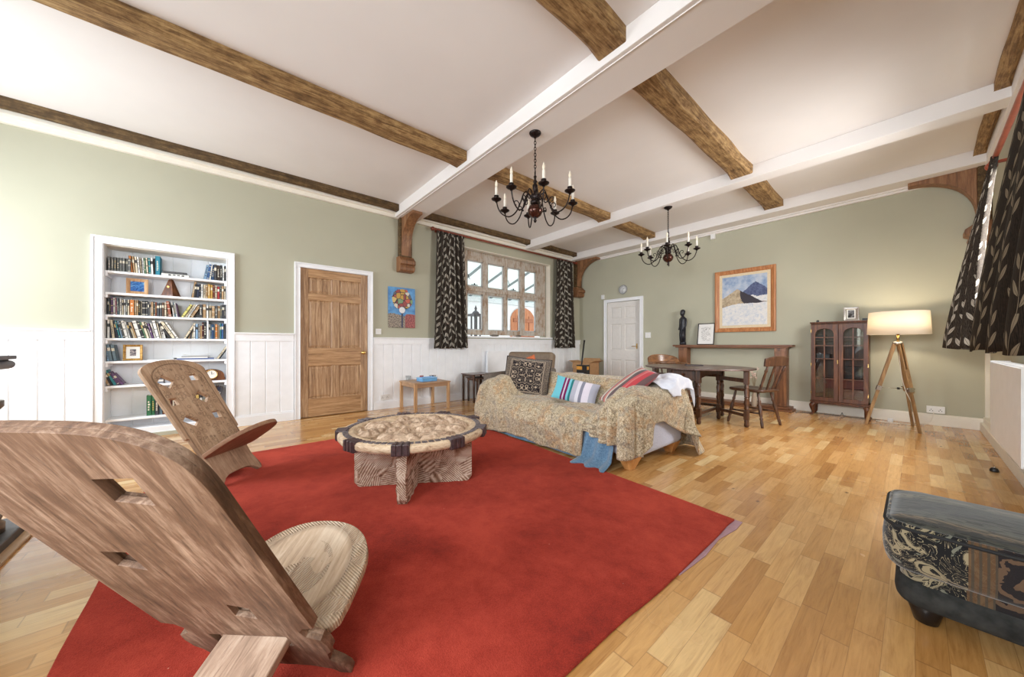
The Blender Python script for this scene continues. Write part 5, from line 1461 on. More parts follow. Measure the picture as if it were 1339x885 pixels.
def turned_leg(name, x, y, parent, z1=TZ - .02, foot=.05, blk=((.13, .20), (.555, .687)), mat=M_dark):
    mb = MB().lathe([(.014, 0), (.024, .01), (.028, .03), (.022, .055), (.027, .075), (.024, .09)], 14, 0, Matrix.Translation((x, y, 0)))
    mb.box(x - .026, x + .026, y - .026, y + .026, .09, .20)
    za, zb = .20, .52
    mb.lathe([(r, za + (zb - za) * tt) for tt, r in TL], 14, 0, Matrix.Translation((x, y, 0)))
    mb.box(x - .026, x + .026, y - .026, y + .026, .52, z1)
    return mb.build(name, mat, parent, bevel=.002)
LX, LY = (-.18, .18), (-.40, .40)
for x in LX:
    for y in LY: turned_leg('leg', x, y, t)
for y in LY:
    MB().box(LX[0], LX[1], y - .010, y + .010, .545, TZ - .02).build('apron', M_dark, t, bevel=.002)
    MB().box(LX[0], LX[1], y - .016, y + .016, .12, .155).build('stretcher', M_dark, t, bevel=.002)
for x in LX:
    mb = MB(); n = 16; poly = [(LY[0], TZ - .02)] + [(LY[0] + (LY[1] - LY[0]) * i / n, .555 + .05 * sin(pi * i / n) ** .6) for i in range(n + 1)] + [(LY[1], TZ - .02)]
    mb.prism(poly, x - .009, x + .009, 0, Matrix(((0, 0, 1, 0), (1, 0, 0, 0), (0, 1, 0, 0), (0, 0, 0, 1))))
    mb.build('apron', M_dark, t, bevel=.002)
    MB().box(x - .016, x + .016, LY[0], LY[1], .12, .155).build('stretcher', M_dark, t, bevel=.002)
dr = MB().box(-.14, .14, LY[0] - .018, LY[0] - .008, .565, .675).build('drawer', M_dark, t, bevel=.003)
MB().lathe([(.008, 0), (.008, .012), (.016, .02), (.016, .028), (.006, .033), (0, .034)], 12, 0, Matrix.Translation((0, LY[0] - .016, .62)) @ Matrix.Rotation(pi / 2, 4, 'X')).build('knob', M_mahog, dr)
for sgn, (gx, gy) in ((1, (.62, -.12)), (-1, (-.62, .10))):
    hx, hy = sgn * .225, sgn * .14
    gate = turned_leg('gate_leg', gx, gy, t, TZ - .02)
    turned_leg('gate_post', hx, hy, t, .60)
    MB().bar((hx, hy, .562), (gx, gy, .562), .022, .050).build('gate_rail', M_dark, t, bevel=.002)
    MB().bar((hx, hy, .138), (gx, gy, .138), .026, .035).build('gate_stretcher', M_dark, t, bevel=.002)
# dark small book on the table
tag(MB().box(-.11, .11, -.08, .08, 0, .012).build('place_mat', plain('dark_mat', S(58, 48, 50), .5), None, M=Matrix.Translation((-2.06, 5.18, TZ + .0006)) @ Matrix.Rotation(.5, 4, 'Z')), 'thin dark mat lying on the gateleg table', 'mat')

# ------------------------------------------------------------------ chairs at the table
LEGP = [(0, .013), (.05, .015), (.14, .018), (.2, .013), (.24, .020), (.28, .013), (.33, .018), (.55, .021), (.68, .013), (.72, .020), (.76, .014), (.9, .014), (1, .012)]
def seat_poly(w, d, n=8):
    h = w / 2
    return [(-h * .84, d * .48), (-h * .98, d * .1), (-h, -d * .30), (-h * .86, -d * .45), (-h * .5, -d * .52), (0, -d * .54), (h * .5, -d * .52), (h * .86, -d * .45), (h, -d * .30), (h * .98, d * .1), (h * .84, d * .48), (0, d * .52)]
def seat_mb(w, d, z):
    P = [(p.x, p.y) for p in catmull([(x, y, 0) for x, y in seat_poly(w, d)], 4, True)]
    rings = [[(x * s, y * s, zz) for x, y in P] for s, zz in ((.90, z - .036), (.98, z - .028), (1.0, z - .014), (.985, z - .003), (.93, z), (.70, z - .008), (.3, z - .012), (.02, z - .012))]
    return MB().loft(rings, 0, True, True)
# local: front is -y
t = thing('windsor_chair', 'dark windsor chair with turned legs pulled up to the right of the gateleg table', 'chair', (-1.345, 5.20, 0), radians(-106))
seat_mb(.43, .42, .455).build('seat', M_dark, t)
for sx in (-1, 1):
    MB().turned((sx * .19, -.20, 0), (sx * .135, -.13, .43), LEGP).build('leg', M_dark, t)
    MB().turned((sx * .185, .215, 0), (sx * .125, .13, .43), LEGP).build('leg', M_dark, t)
    MB().turned((sx * .165, -.165, .165), (sx * .160, .175, .165), [(0, .010), (.3, .012), (.5, .018), (.7, .012), (1, .010)]).build('stretcher', M_dark, t)
MB().turned((-.162, .0, .165), (.162, .0, .165), [(0, .009), (.3, .012), (.5, .018), (.7, .012), (1, .009)]).build('stretcher', M_dark, t)
BK = [(0, .012), (.08, .015), (.14, .011), (.2, .018), (.26, .012), (.5, .015), (.7, .012), (.76, .018), (.82, .012), (1, .011)]
for x in (-.165, .165): MB().turned((x, .17, .44), (x * 1.08, .275, .765), BK).build('stile', M_dark, t)
for x in (-.055, .055):
    MB().bar((x, .185, .44), (x * 1.1, .288, .765), .030, .012).build('splat', M_dark, t, bevel=.002)
mb = MB()
def crest(u, v):
    x = -.235 + .47 * u; zz = .745 + (.105 + .018 * sin(pi * u)) * v
    return (x, .262 + .012 * (v) + .030 * (1 - (2 * u - 1) ** 2) , zz - .012 * (abs(2 * u - 1) ** 3) * (v > .5))
mb.grid(24, 6, crest); mb.build('crest_rail', M_dark, t, solid=.022, bevel=.004)
t = thing('captains_chair', 'light brown captains chair with a curved back rail behind the gateleg table', 'chair', (-2.74, 5.83, 0), radians(52))
M_chest = wood('chestnut_chair', S(74, 46, 28), S(126, 84, 52), S(168, 122, 80), axis=0, scale=6, rough=.3, bump=.04, coat=.4)
seat_mb(.46, .44, .455).build('seat', M_chest, t)
for sx in (-1, 1):
    MB().turned((sx * .20, -.21, 0), (sx * .14, -.13, .43), LEGP).build('leg', M_dark, t)
    MB().turned((sx * .19, .22, 0), (sx * .13, .13, .43), LEGP).build('leg', M_dark, t)
    MB().turned((sx * .17, -.17, .165), (sx * .165, .18, .165), [(0, .010), (.5, .018), (1, .010)]).build('stretcher', M_dark, t)
MB().turned((-.165, 0, .165), (.165, 0, .165), [(0, .009), (.5, .018), (1, .009)]).build('stretcher', M_dark, t)
arm = catmull([(-.27, -.16, .67), (-.285, .0, .675), (-.25, .16, .685), (-.14, .25, .69), (0, .275, .69), (.14, .25, .69), (.25, .16, .685), (.285, .0, .675), (.27, -.16, .67)], 6)
MB().tube(arm, [.026] * len(arm), 8).build('arm_rail', M_chest, t)
def cr2(u, v):
    a = radians(20 + 140 * u); k = sin(pi * u) ** .35
    return ((.255 + .02 * v) * cos(a) * 1.08, .03 + .265 * sin(a) + .03 * v, .69 + (.14 * k + .004) * v)
MB().grid(28, 6, cr2).build('crest_rail', M_chest, t, solid=.024, bevel=.005)
for i in range(9):
    a = radians(-12 + 204 * i / 8); x, y = .262 * cos(a), .02 + .235 * sin(a)
    MB().turned((x * .74, y * .72, .44), (x, y, .672), [(0, .009), (.3, .014), (.5, .017), (.7, .010), (1, .009)], 10).build('spindle', M_dark, t)

# ------------------------------------------------------------------ glazed cabinet
t = thing('display_cabinet', 'dark mahogany glazed display cabinet on short cabriole legs against the far wall', 'cabinet', (-.687, 6.63, 0))
cx0, cx1, cy0, cy1 = -.29, .29, -.135, .135           # local
mb = MB().box(cx0, cx0 + .018, cy0 + .02, cy1, .20, 1.31).box(cx1 - .018, cx1, cy0 + .02, cy1, .20, 1.31).box(cx0, cx1, cy1 - .012, cy1, .20, 1.31).box(cx0, cx1, cy0 + .02, cy1, .20, .225).box(cx0, cx1, cy0 + .02, cy1, 1.29, 1.31)
mb.build('carcase', M_mahog, t, bevel=.002)
MB().box(cx0 - .012, cx1 + .012, cy0 - .006, cy1, 1.31, 1.328).box(cx0 - .004, cx1 + .004, cy0 + .004, cy1, 1.298, 1.31).build('top', M_mahog, t, bevel=.005)
MB().box(cx0 - .012, cx1 + .012, cy0 - .004, cy1, .185, .205).box(cx0, cx1, cy0 + .01, cy1, .165, .185).build('plinth', M_mahog, t, bevel=.005)
for z in (.52, .80, 1.06):
    MB().box(cx0 + .018, cx1 - .018, cy0 + .05, cy1 - .012, z, z + .012).build('shelf', M_mahog, t)
for sg in (-1, 1):
    a, c = (cx0 + .002, -.002) if sg < 0 else (.002, cx1 - .002)
    z0, z1 = .212, 1.288; st = .046; iw0, iw1 = a + st, c - st
    mb = MB().box(a, iw0, cy0, cy0 + .02, z0, z1).box(iw1, c, cy0, cy0 + .02, z0, z1).box(iw0, iw1, cy0, cy0 + .02, z0, z0 + .05)
    tops = [(iw0, z1), (iw0, z1 - .13)] + [(iw0 + (iw1 - iw0) * i / 14, z1 - .13 + .075 * min(1, (sin(pi * i / 14)) ** .45)) for i in range(15)] + [(iw1, z1 - .13), (iw1, z1)]
    mb.prism(tops, -(cy0 + .02), -cy0, 0, Matrix(((1, 0, 0, 0), (0, 0, -1, 0), (0, 1, 0, 0), (0, 0, 0, 1))))
    dr = mb.build('door', M_mahog, t, bevel=.002)
    mb = MB(); xm = (iw0 + iw1) / 2
    mb.box(xm - .007, xm + .007, cy0 + .002, cy0 + .016, z0 + .05, z1 - .06)
    for z in (.52, .80, .985, 1.10): mb.box(iw0, iw1, cy0 + .002, cy0 + .016, z, z + .012)
    mb.build('glazing_bars', M_mahog, dr)
    MB().box(iw0, iw1, cy0 + .008, cy0 + .011, z0 + .05, z1 - .06).build('glass_pane', M_cabglass, dr)
    for z in (.30, .70, 1.18): MB().box((a - .003) if sg < 0 else (c - .005), (a + .005) if sg < 0 else (c + .003), cy0 - .004, cy0, z, z + .045).build('hinge', M_brass, dr)
MB().box(-.012, -.004, cy0 - .004, cy0, .74, .79).build('keyhole_plate', M_brass, t)
for x in (-1, 1):
    for y in (-1, 1):
        X0, Y0 = x * .262, (cy0 + .028 if y < 0 else cy1 - .03)
        path = [(X0, Y0, .17), (X0 + x * .016, Y0 + y * .010, .135), (X0 + x * .010, Y0 + y * .006, .08), (X0 + x * .006, Y0 + y * .004, .035), (X0 + x * .022, Y0 + y * .012, .012), (X0 + x * .024, Y0 + y * .014, .0)]
        P = catmull(path, 5); MB().tube(P, [pl(i / (len(P) - 1), [(0, .030), (.2, .034), (.5, .020), (.75, .014), (.9, .022), (1, .020)]) for i in range(len(P))], 12).build('leg', M_mahog, t)
# bottles and glasses dimly seen inside are books and boxes on its shelves
cab = [('dark_box', 'dark box inside the glazed cabinet, top shelf', (-.20, -.06, 1.072), (.11, .10, .07), (52, 50, 54)), ('grey_box', 'grey box inside the glazed cabinet, second shelf', (-.17, .10, .812), (.14, .12, .06), (90, 88, 90)),
       ('dark_case', 'black case inside the glazed cabinet, third shelf on the right', (.14, 0, .532), (.16, .13, .17), (34, 32, 34)), ('brown_box', 'brown box on the cabinet floor behind the right door', (.14, 0, .226), (.20, .14, .16), (110, 56, 36))]
for nm, lb, c_, (w, d, h), col in cab:
    mb = MB().box(-w / 2, w / 2, -d / 2 * .9, d / 2 * .9, 0, h * .8).box(-w / 2 - .003, w / 2 + .003, -d / 2 * .93, d / 2 * .93, h * .8, h)
    tag(mb.build(nm, plain('cab_' + nm, S(*col), .5), None, bevel=.003, M=Matrix.Translation((-.687 + c_[0], 6.655, c_[2] + .0006))), lb, 'box')
pic('photo_frame', 'silver photo frame leaning back on top of the glazed cabinet', 'photograph', .155, .20, .034, .014, place(-.57, 6.60, 1.3295, radians(6), radians(16)), M_chrome, (lambda b: b.done(b.ramp(b.noise(scale=16, detail=3, dist=.8), [(.4, S(30, 30, 32)), (.56, S(120, 120, 122)), (.64, S(230, 230, 230))]), .3))(B('grey_photo')), mat_w=.012, matm=M_paperw)
tag(MB().box(-.016, .016, -.012, .012, 0, .022).box(-.012, .012, -.008, .008, .022, .030).build('small_box', M_black, None, bevel=.002, M=Matrix.Translation((-.915, 6.60, 1.3295))), 'tiny black box on the left of the cabinet top', 'box')
tag(MB().box(-.03, .03, -.02, .02, 0, .03).box(-.026, .026, -.022, -.02, .006, .024).build('small_clock', M_black, None, bevel=.003, M=Matrix.Translation((-.432, 6.60, 1.3295))), 'small black device behind the photo frame on the cabinet', 'device')

# ------------------------------------------------------------------ tripod floor lamp
lx, ly = -.135, 6.235
t = thing('floor_lamp', 'wooden tripod floor lamp with a white drum shade by the far right corner', 'lamp', (lx, ly, 0))
b = B('white_drum_shade'); dn = b.new('ShaderNodeBsdfTranslucent'); dn.inputs[0].default_value = S(240, 226, 200)
df = b.new('ShaderNodeBsdfDiffuse'); df.inputs[0].default_value = S(240, 238, 234); mx = b.new('ShaderNodeMixShader'); mx.inputs[0].default_value = .35
b.link(df.outputs[0], mx.inputs[1]); b.link(dn.outputs[0], mx.inputs[2]); b.link(mx.outputs[0], b.nt.nodes['Material Output'].inputs[0])
zs0, zs1 = 1.128, 1.398
mb = MB(); n = 48
mb.grid(n, 1, lambda u, v: ((.262 - .014 * v) * cos(2 * pi * u), (.262 - .014 * v) * sin(2 * pi * u), zs0 + (zs1 - zs0) * v), closed_u=True)
sh = mb.build('lamp_shade', b.m, t, solid=.003)
mb = MB()
for k in range(3): a = 2 * pi * k / 3 + .4; mb.tube([(0, 0, 1.30), (.248 * cos(a), .248 * sin(a), zs1 - .008)], .003, 6)
mb.build('shade_spider', M_chrome, sh)
mb = MB().cyl((0, 0, 1.04), (0, 0, 1.13), .012, n=12).cyl((0, 0, 1.13), (0, 0, 1.19), .019, n=14); mb.build('lamp_holder', M_brass, t)
MB().lathe([(.012, 1.19), (.018, 1.205), (.030, 1.235), (.028, 1.26), (.012, 1.278), (0, 1.28)], 14).build('bulb', emis('lit_bulb', (1, .86, .66, 1), 12.0), t)
mb = MB().lathe([(.035, 1.00), (.045, 1.01), (.045, 1.035), (.02, 1.045)], 18); mb.build('hub', M_chrome, t)
for k, (fx, fy) in enumerate(((-.405, 6.175), (.035, 6.03), (-.02, 6.50))):
    F = Vector((fx - lx, fy - ly, 0)); a = F.normalized(); top = a * .028 + Vector((0, 0, 1.015)); s = Vector((-a.y, a.x, 0))
    mid = top + (F - top) * .52; low = F + Vector((0, 0, .0))
    mb = MB()
    for q in (-1, 1): mb.bar(top + s * .016 * q, mid + (F - top) * .05 + s * .016 * q, .012, .032)
    mb.bar(top + (F - top) * .30, low, .018, .030)
    lg = mb.build('leg', M_lampw, t, bevel=.002)
    MB().bar(mid - (F - top) * .012, mid + (F - top) * .04, .050, .040).cyl(mid + s * .045, mid - s * .035, .006, n=8).build('clamp', M_chrome, lg)
mb = MB()
mids = []
for fx, fy in ((-.405, 6.175), (.035, 6.03), (-.02, 6.50)):
    F = Vector((fx - lx, fy - ly, 0)); a = F.normalized(); top = a * .028 + Vector((0, 0, 1.015)); mids.append(top + (F - top) * .53)
cc = (mids[0] + mids[1] + mids[2]) / 3
for q in mids: mb.tube([q, cc], .0022, 5)
mb.build('spreader_chain', M_chrome, t); MB().cyl(cc - Vector((0, 0, .012)), cc + Vector((0, 0, .012)), .012, n=10).build('spreader_hub', M_black, t)
cord = catmull([(-.0, .01, 1.0), (.015, .02, .8), (.03, .03, .62), (.06, .05, .45), (.11, .04, .3), (.14, .12, .12), (.10, .30, .01), (-.10, .36, .006), (-.20, .34, .006), (-.10, .28, .006), (.05, .33, .006), (.17, .40, .006), (.24, .44, .03), (.275, .475, .12), (.285, .500, .17)], 8)
MB().tube(cord, .0032, 6).build('power_cord', M_cream, t)
t2 = thing('adapter', 'white plug adapter lying on the floor below the floor lamp', 'adapter', (-.21, 6.66, 0))
MB().box(-.025, .025, -.02, .02, 0, .045).build('body', M_plas, t2, bevel=.006)
MB().box(-.012, .012, -.021, -.019, .012, .03).build('socket_face', M_paperw, t2)
tag(MB().tube(catmull([(-1.15, 6.50, .006), (-1.02, 6.62, .006), (-.8, 6.655, .006), (-.69, 6.65, .006), (-.665, 6.65, .05), (-.64, 6.65, .006), (-.5, 6.65, .006), (-.3, 6.66, .006)], 10), .0035, 6).build('black_cable', M_black), 'black cable lying along the far baseboard under the cabinet', 'cable')

# ------------------------------------------------------------------ radiators
def radiator(label, y0, y1, z0, z1, xw, xf, sgn):
    """xw wall side, xf front face; sgn: +1 faces +x"""
    t = thing('radiator', label, 'radiator', (xw, (y0 + y1) / 2, z0))
    MB().box(min(xf, xf - sgn * .012), max(xf, xf - sgn * .012), y0 + .004, y1 - .004, z0, z1 - .012).build('front_panel', M_white, t, world=True, bevel=.004)
    MB().box(min(xw + sgn * .03, xw + sgn * .045), max(xw + sgn * .03, xw + sgn * .045), y0 + .004, y1 - .004, z0 + .01, z1 - .015).build('back_panel', M_white, t, world=True)
    for a in (y0, y1 - .004): MB().box(min(xw + sgn * .028, xf), max(xw + sgn * .028, xf), a, a + .004, z0 + .012, z1).build('side_panel', M_white, t, world=True, bevel=.001)
    mb = MB(); n = int((y1 - y0) / .022)
    for i in range(n): y = y0 + .01 + (y1 - y0 - .02) * i / n; mb.box(min(xw + sgn * .04, xf - sgn * .008), max(xw + sgn * .04, xf - sgn * .008), y, y + .012, z1 - .014, z1 - .006)
    for f in (.28, .72, .98): q = xw + sgn * .03 + (xf - sgn * .012 - xw - sgn * .03) * f; mb.box(q - .003, q + .003, y0, y1, z1 - .012, z1 - .003)
    mb.build('top_grille', M_white, t, world=True)
    ye = y0 + .03
    MB().tube([(xw + sgn * .07, ye - .06, .12 if z0 > .1 else .02), (xw + sgn * .07, ye - .06, z0 + .06), (xw + sgn * .07, ye + .01, z0 + .06)], .008, 8).build('pipe', M_white, t, world=True)
    MB().lathe([(.014, 0), (.018, .01), (.018, .03), (.021, .035), (.021, .07), (.014, .078)], 14, 0, Matrix.Translation((xw + sgn * .07, ye - .06, z0 + .05))).build('valve', M_plas, t, world=True)
    return t
radiator('white panel radiator under the left window behind the sofa', 3.90, 5.36, .16, .89, XL + .016, XL + .10, 1)
radiator('white panel radiator under the curtains on the right wall', 3.78, 5.12, .23, .865, XR - .005, .425, -1)
t = thing('door_stop', 'small black rubber stop on the floor near the right radiator', 'door stop', (.405, 4.66, 0))
MB().lathe([(.022, 0), (.024, .006), (.020, .022), (.014, .03), (0, .031)], 14).build('rubber', M_black, t); MB().lathe([(.006, .031), (.006, .034), (0, .035)], 10).build('screw', M_chrome, t)

# ------------------------------------------------------------------ box and tube in the corner by the white door
M_card = plain('cardboard', S(186, 144, 102), .8, var=.06)
t = thing('cardboard_box', 'open cardboard box with raised flaps in the far left corner', 'box', (-4.90, 6.40, 0), .1)
mb = MB(); w, d, h = .22, .20, .60
for a in ((-w, w, -d, -d + .006), (-w, w, d - .006, d), (-w, -w + .006, -d, d), (w - .006, w, -d, d)): mb.box(a[0], a[1], a[2], a[3], 0, h)
mb.box(-w, w, -d, d, 0, .006).build('body', M_card, t)
for p0, p1, o in (((-w, -d - .004, h), (w, -d - .004, h), (0, -.022, -.12)), ((-w, d, h), (w, d, h), (0, .08, .09)), ((-w, -d, h), (-w, d, h), (-.12, 0, .04)), ((w, -d, h), (w, d, h), (.12, 0, .05))):
    p0, p1, o = Vector(p0), Vector(p1), Vector(o); MB().add([p0, p1, p1 + o, p0 + o], [(0, 1, 2, 3)]).build('flap', M_card, t, solid=.005)
t = thing('tool_box', 'black and orange printed box standing in front of the cardboard box', 'box', (-4.64, 5.96, 0), .10)
M_orp = plain('orange_print', S(226, 160, 60), .5, var=.1)
MB().box(-.12, .12, -.07, .07, 0, .57).build('carton', M_black, t, bevel=.003)
MB().box(-.118, .02, -.0715, -.0705, .47, .545).box(.121, .1205, -.04, .04, .47, .54).build('orange_panel', M_orp, t)
MB().box(-.06, .06, -.0715, -.0705, .36, .40).build('pale_print', plain('pale_print', S(180, 190, 200), .5), t)
tag(MB().tube([(-4.86, 6.085, .0), (-4.72, 6.11, 1.10)], .017, 12).tube([(-4.7225, 6.1095, 1.08), (-4.719, 6.1102, 1.107)], .020, 12).build('black_tube', M_black), 'thin black tube leaning upright beside the cardboard box', 'tube')
tag(MB().box(-.26, .26, -.16, .16, 0, .16).box(-.25, .25, -.15, .15, .16, .20).build('storage_box', M_greyf, None, bevel=.02, M=Matrix.Translation((-4.50, 5.40, .0)) @ Matrix.Rotation(.2, 4, 'Z')), 'grey-brown low box on the floor behind the armchair', 'box')

# ------------------------------------------------------------------ pine side table with bits on it; nest of tables
t = thing('side_table', 'square pine side table against the white panelling right of the oak door', 'table', (-5.085, 2.495, 0))
MB().box(-.292, .292, -.305, .305, .410, .430).build('tabletop', M_pineh, t, bevel=.004)
mb = MB()
for s in (-1, 1): mb.box(-.25, .25, s * .275 - .009, s * .275 + .009, .355, .410).box(s * .262 - .009, s * .262 + .009, -.26, .26, .355, .410)
mb.build('apron', M_pineh, t)
for sx in (-1, 1):
    for sy in (-1, 1): MB().box(sx * .262 - .021, sx * .262 + .021, sy * .275 - .021, sy * .275 + .021, 0, .410).build('leg', M_pine, t, bevel=.003)
zt = .4306
t = thing('plastic_tub', 'light blue plastic tub of odds and ends on the pine side table', 'tub', (-5.02, 2.50, zt), .1)
M_tub = plain('sky_blue_plastic', S(112, 174, 226), .35, var=.06)
mb = MB().box(-.09, .09, -.13, .13, 0, .006)
for a in ((-.09, .09, -.13, -.125), (-.09, .09, .125, .13), (-.09, -.085, -.13, .13), (.085, .09, -.13, .13)): mb.box(*a, 0, .055)
mb.build('body', M_tub, t, bevel=.002)
mb = MB()
for a in ((-.10, .10, -.14, -.125), (-.10, .10, .125, .14), (-.10, -.085, -.14, .14), (.085, .10, -.14, .14)): mb.box(*a, .052, .060)
mb.build('rim', plain('pale_blue_plastic', S(160, 205, 240), .35), t, bevel=.002)
def glass(name, label, x, y, r0, r1, h):
    t = thing(name, label, 'glass', (x, y, zt))
    MB().lathe([(r0 * .9, 0), (r0, .003), (r1, h), (r1 - .003, h), (r0 - .004, .010), (0, .008)], 20).build('bowl', M_tumbler, t)
    MB().lathe([(r1, h - .002), (r1 + .001, h), (r1, h + .002), (r1 - .003, h), (r1 - .002, h - .002)], 20).build('rim', M_tumbler, t)
glass('tumbler', 'glass tumbler at the back left of the pine side table', -5.27, 2.30, .034, .042, .075)
glass('glass_bowl', 'small glass bowl at the back right of the pine side table', -5.25, 2.72, .040, .060, .06)
t = thing('toy_truck', 'small red and dark toy beside the blue tub on the pine side table', 'toy', (-5.20, 2.47, zt), .6)
MB().box(-.05, .03, -.025, .025, .018, .05).box(.005, .05, -.025, .025, .018, .075).build('body', plain('toy_red', S(160, 54, 50), .4), t, bevel=.004)
for x in (-.03, .03):
    for y in (-.026, .026): MB().cyl((x, y - .006, .018), (x, y + .006, .018), .018, n=14).build('wheel', M_black, t)
tag(MB().ball((0, 0, .026), .026, 12).build('ball', plain('toy_orange', S(196, 120, 70), .5), None, M=Matrix.Translation((-5.13, 2.40, zt))), 'small orange ball at the left of the blue tub', 'ball')
tag(MB().lathe([(.02, 0), (.022, .05), (.012, .06), (.012, .072), (0, .073)], 14).build('small_bottle', plain('navy_plastic', S(38, 48, 84), .35), None, M=Matrix.Translation((-5.14, 2.665, zt))), 'small navy bottle behind the right end of the blue tub', 'bottle')
def nest(label, x, y, w, d, h, group):
    t = thing('nest_table', label, 'table', (x, y, 0), 0, group)
    MB().box(-d / 2, d / 2, -w / 2, w / 2, h - .016, h).build('tabletop', M_darkh, t, bevel=.004)
    mb = MB()
    for s in (-1, 1): mb.box(-d / 2 + .03, d / 2 - .03, s * (w / 2 - .035) - .007, s * (w / 2 - .035) + .007, h - .05, h - .016)
    mb.box(-d / 2 + .02, -d / 2 + .034, -w / 2 + .03, w / 2 - .03, h - .05, h - .016); mb.build('apron', M_dark, t)
    for sx in (-1, 1):
        for sy in (-1, 1): MB().turned((sx * (d / 2 - .03), sy * (w / 2 - .035), 0), (sx * (d / 2 - .03), sy * (w / 2 - .035), h - .016), [(0, .017), (.05, .021), (.1, .018), (.8, .020), (.85, .016), (.9, .021), (1, .021)], 10).build('leg', M_dark, t)
nest('dark oak outer table of the nest beside the left arm of the sofa', -5.13, 3.55, .46, .40, .49, 'nest of dark oak tables')
nest('smaller dark oak table tucked inside the nest beside the sofa', -5.10, 3.555, .33, .34, .42, 'nest of dark oak tables')

# ------------------------------------------------------------------ grey fireplace at the left edge
M_slate = plain('grey_painted_stone', S(108, 110, 118), .5, var=.08, scale=14)
M_hearth = plain('slate_hearth', S(74, 72, 74), .5, var=.12, scale=20, bump=.15)
t = thing('fireplace', 'grey stone fireplace surround with a projecting mantel shelf at the left edge', 'fireplace', (-2.1, -1.4, 0))
MB().box(-3.22, -1.0, -1.95, -.79, 0, .055).build('hearth', M_hearth, t, world=True, bevel=.006)
MB().box(-3.25, -.97, -1.95, -.75, 0, .014).build('hearth_trim', wood('hearth_trim_oak', S(150, 112, 80), S(186, 148, 110), S(206, 172, 134), axis=0, scale=6), t, world=True, bevel=.003)
mb = MB()
for x0, x1, y1, z0, z1 in ((-3.11, -1.07, -.825, .925, .945), (-3.09, -1.09, -.845, .875, .925), (-3.05, -1.13, -.88, .845, .875)): mb.box(x0, x1, -1.95, y1, z0, z1)
mb.tube([(-3.09, -1.95, .898), (-3.09, -.845, .898), (-1.09, -.845, .898)], .022, 12)
mb.build('mantel_shelf', M_slate, t, world=True, bevel=.004)
MB().box(-3.06, -1.12, -1.95, -.94, .72, .845).build('frieze', M_slate, t, world=True, bevel=.004)
for x in (-2.99, -1.19):
    MB().lathe([(.075, .055), (.075, .10), (.062, .115), (.070, .135), (.052, .155), (.050, .62), (.058, .64), (.050, .66), (.072, .69), (.072, .72)], 20, 0, Matrix.Translation((x, -.905, 0))).build('column', plain('brown_stone_column', S(112, 98, 84), .4, var=.15, scale=20), t, world=True)
mb = MB().box(-3.05, -2.55, -1.95, -1.02, .055, .72).box(-1.65, -1.13, -1.95, -1.02, .055, .72).box(-2.55, -1.65, -1.95, -1.75, .055, .72)
mb.build('jamb', M_slate, t, world=True)
struct(MB().box(-3.05, -1.13, YB, -1.60, .0, ZC).build('wall_chimney', M_wall), 'chimney breast behind the fireplace')
# ------------------------------------------------------------------ curtains and their poles
def curtain(label, top, bot, z0, z1, folds, amp, mat, sgn, group, seed, width):
    """top/bot: ((x,y) start, (x,y) end) plan lines; folds swing towards the room by sgn*x"""
    t = tag_c = None
    mb = MB(); nu, nv = folds * 14, 30
    ph = [random.Random(seed * 31 + i).uniform(-.5, .5) for i in range(folds + 2)]
    def fn(u, v):
        # v 0 at the hem, 1 at the heading
        k = v ** 1.25
        x = (bot[0][0] + (bot[1][0] - bot[0][0]) * u) * (1 - k) + (top[0][0] + (top[1][0] - top[0][0]) * u) * k
        y = (bot[0][1] + (bot[1][1] - bot[0][1]) * u) * (1 - v) + (top[0][1] + (top[1][1] - top[0][1]) * u) * v
        q = u * folds; i = int(min(q, folds - 1e-6)); w = ph[i] * (1 - (q - i)) + ph[i + 1] * (q - i)
        a = amp * (.50 + .5 * (1 - v)) * (.75 + .5 * vn(u * folds * .7, v * 1.6, seed))
        s = sin(2 * pi * (q + w * .35 + .10 * sin(v * 3 + w * 5)))
        f = s * (1 - .25 * s * s)
        if v > .955: f = sin(2 * pi * q * 1.0) * .9 + .4 * sin(2 * pi * q * 3); a = amp * .42
        x2 = x + sgn * a * f
        y2 = y + .30 * a * cos(2 * pi * (q + w * .35)) * (1 - v)
        z = z0 + (z1 - z0) * v + (.008 * sin(q * 5 + seed) if v < .02 else 0)
        return (x2, y2, z)
    mb.grid(nu, nv, fn, uvf=lambda u, v: (u * width, v * (z1 - z0)))
    o = mb.build('curtain', mat, None, solid=.006)
    return tag(o, label, 'curtain', group)
curtain('dark leaf-patterned curtain hanging left of the left wall window', ((-5.285, 2.815), (-5.285, 3.36)), ((-5.275, 2.745), (-5.27, 3.445)), .945, 2.955, 7, .050, M_curt, 1, 'leaf-patterned curtains', 3, 1.25)
curtain('dark leaf-patterned curtain hanging right of the left wall window', ((-5.285, 5.83), (-5.285, 6.40)), ((-5.275, 5.73), (-5.27, 6.50)), .94, 2.965, 7, .050, M_curt, 1, 'leaf-patterned curtains', 5, 1.25)
curtain('leaf-patterned curtain bunched at the far end of the right window', ((.485, 5.62), (.470, 5.36)), ((.225, 5.62), (.315, 4.85)), .965, 2.735, 3, .055, M_curt, -1, 'leaf-patterned curtains', 8, 1.35)
curtain('backlit brown leaf-patterned curtain nearest the viewer at the right edge', ((.48, 3.93), (.48, 2.45)), ((.262, 3.86), (.285, 2.35)), .962, 2.735, 3, .032, M_curtn, -1, 'leaf-patterned curtains', 11, 1.9)
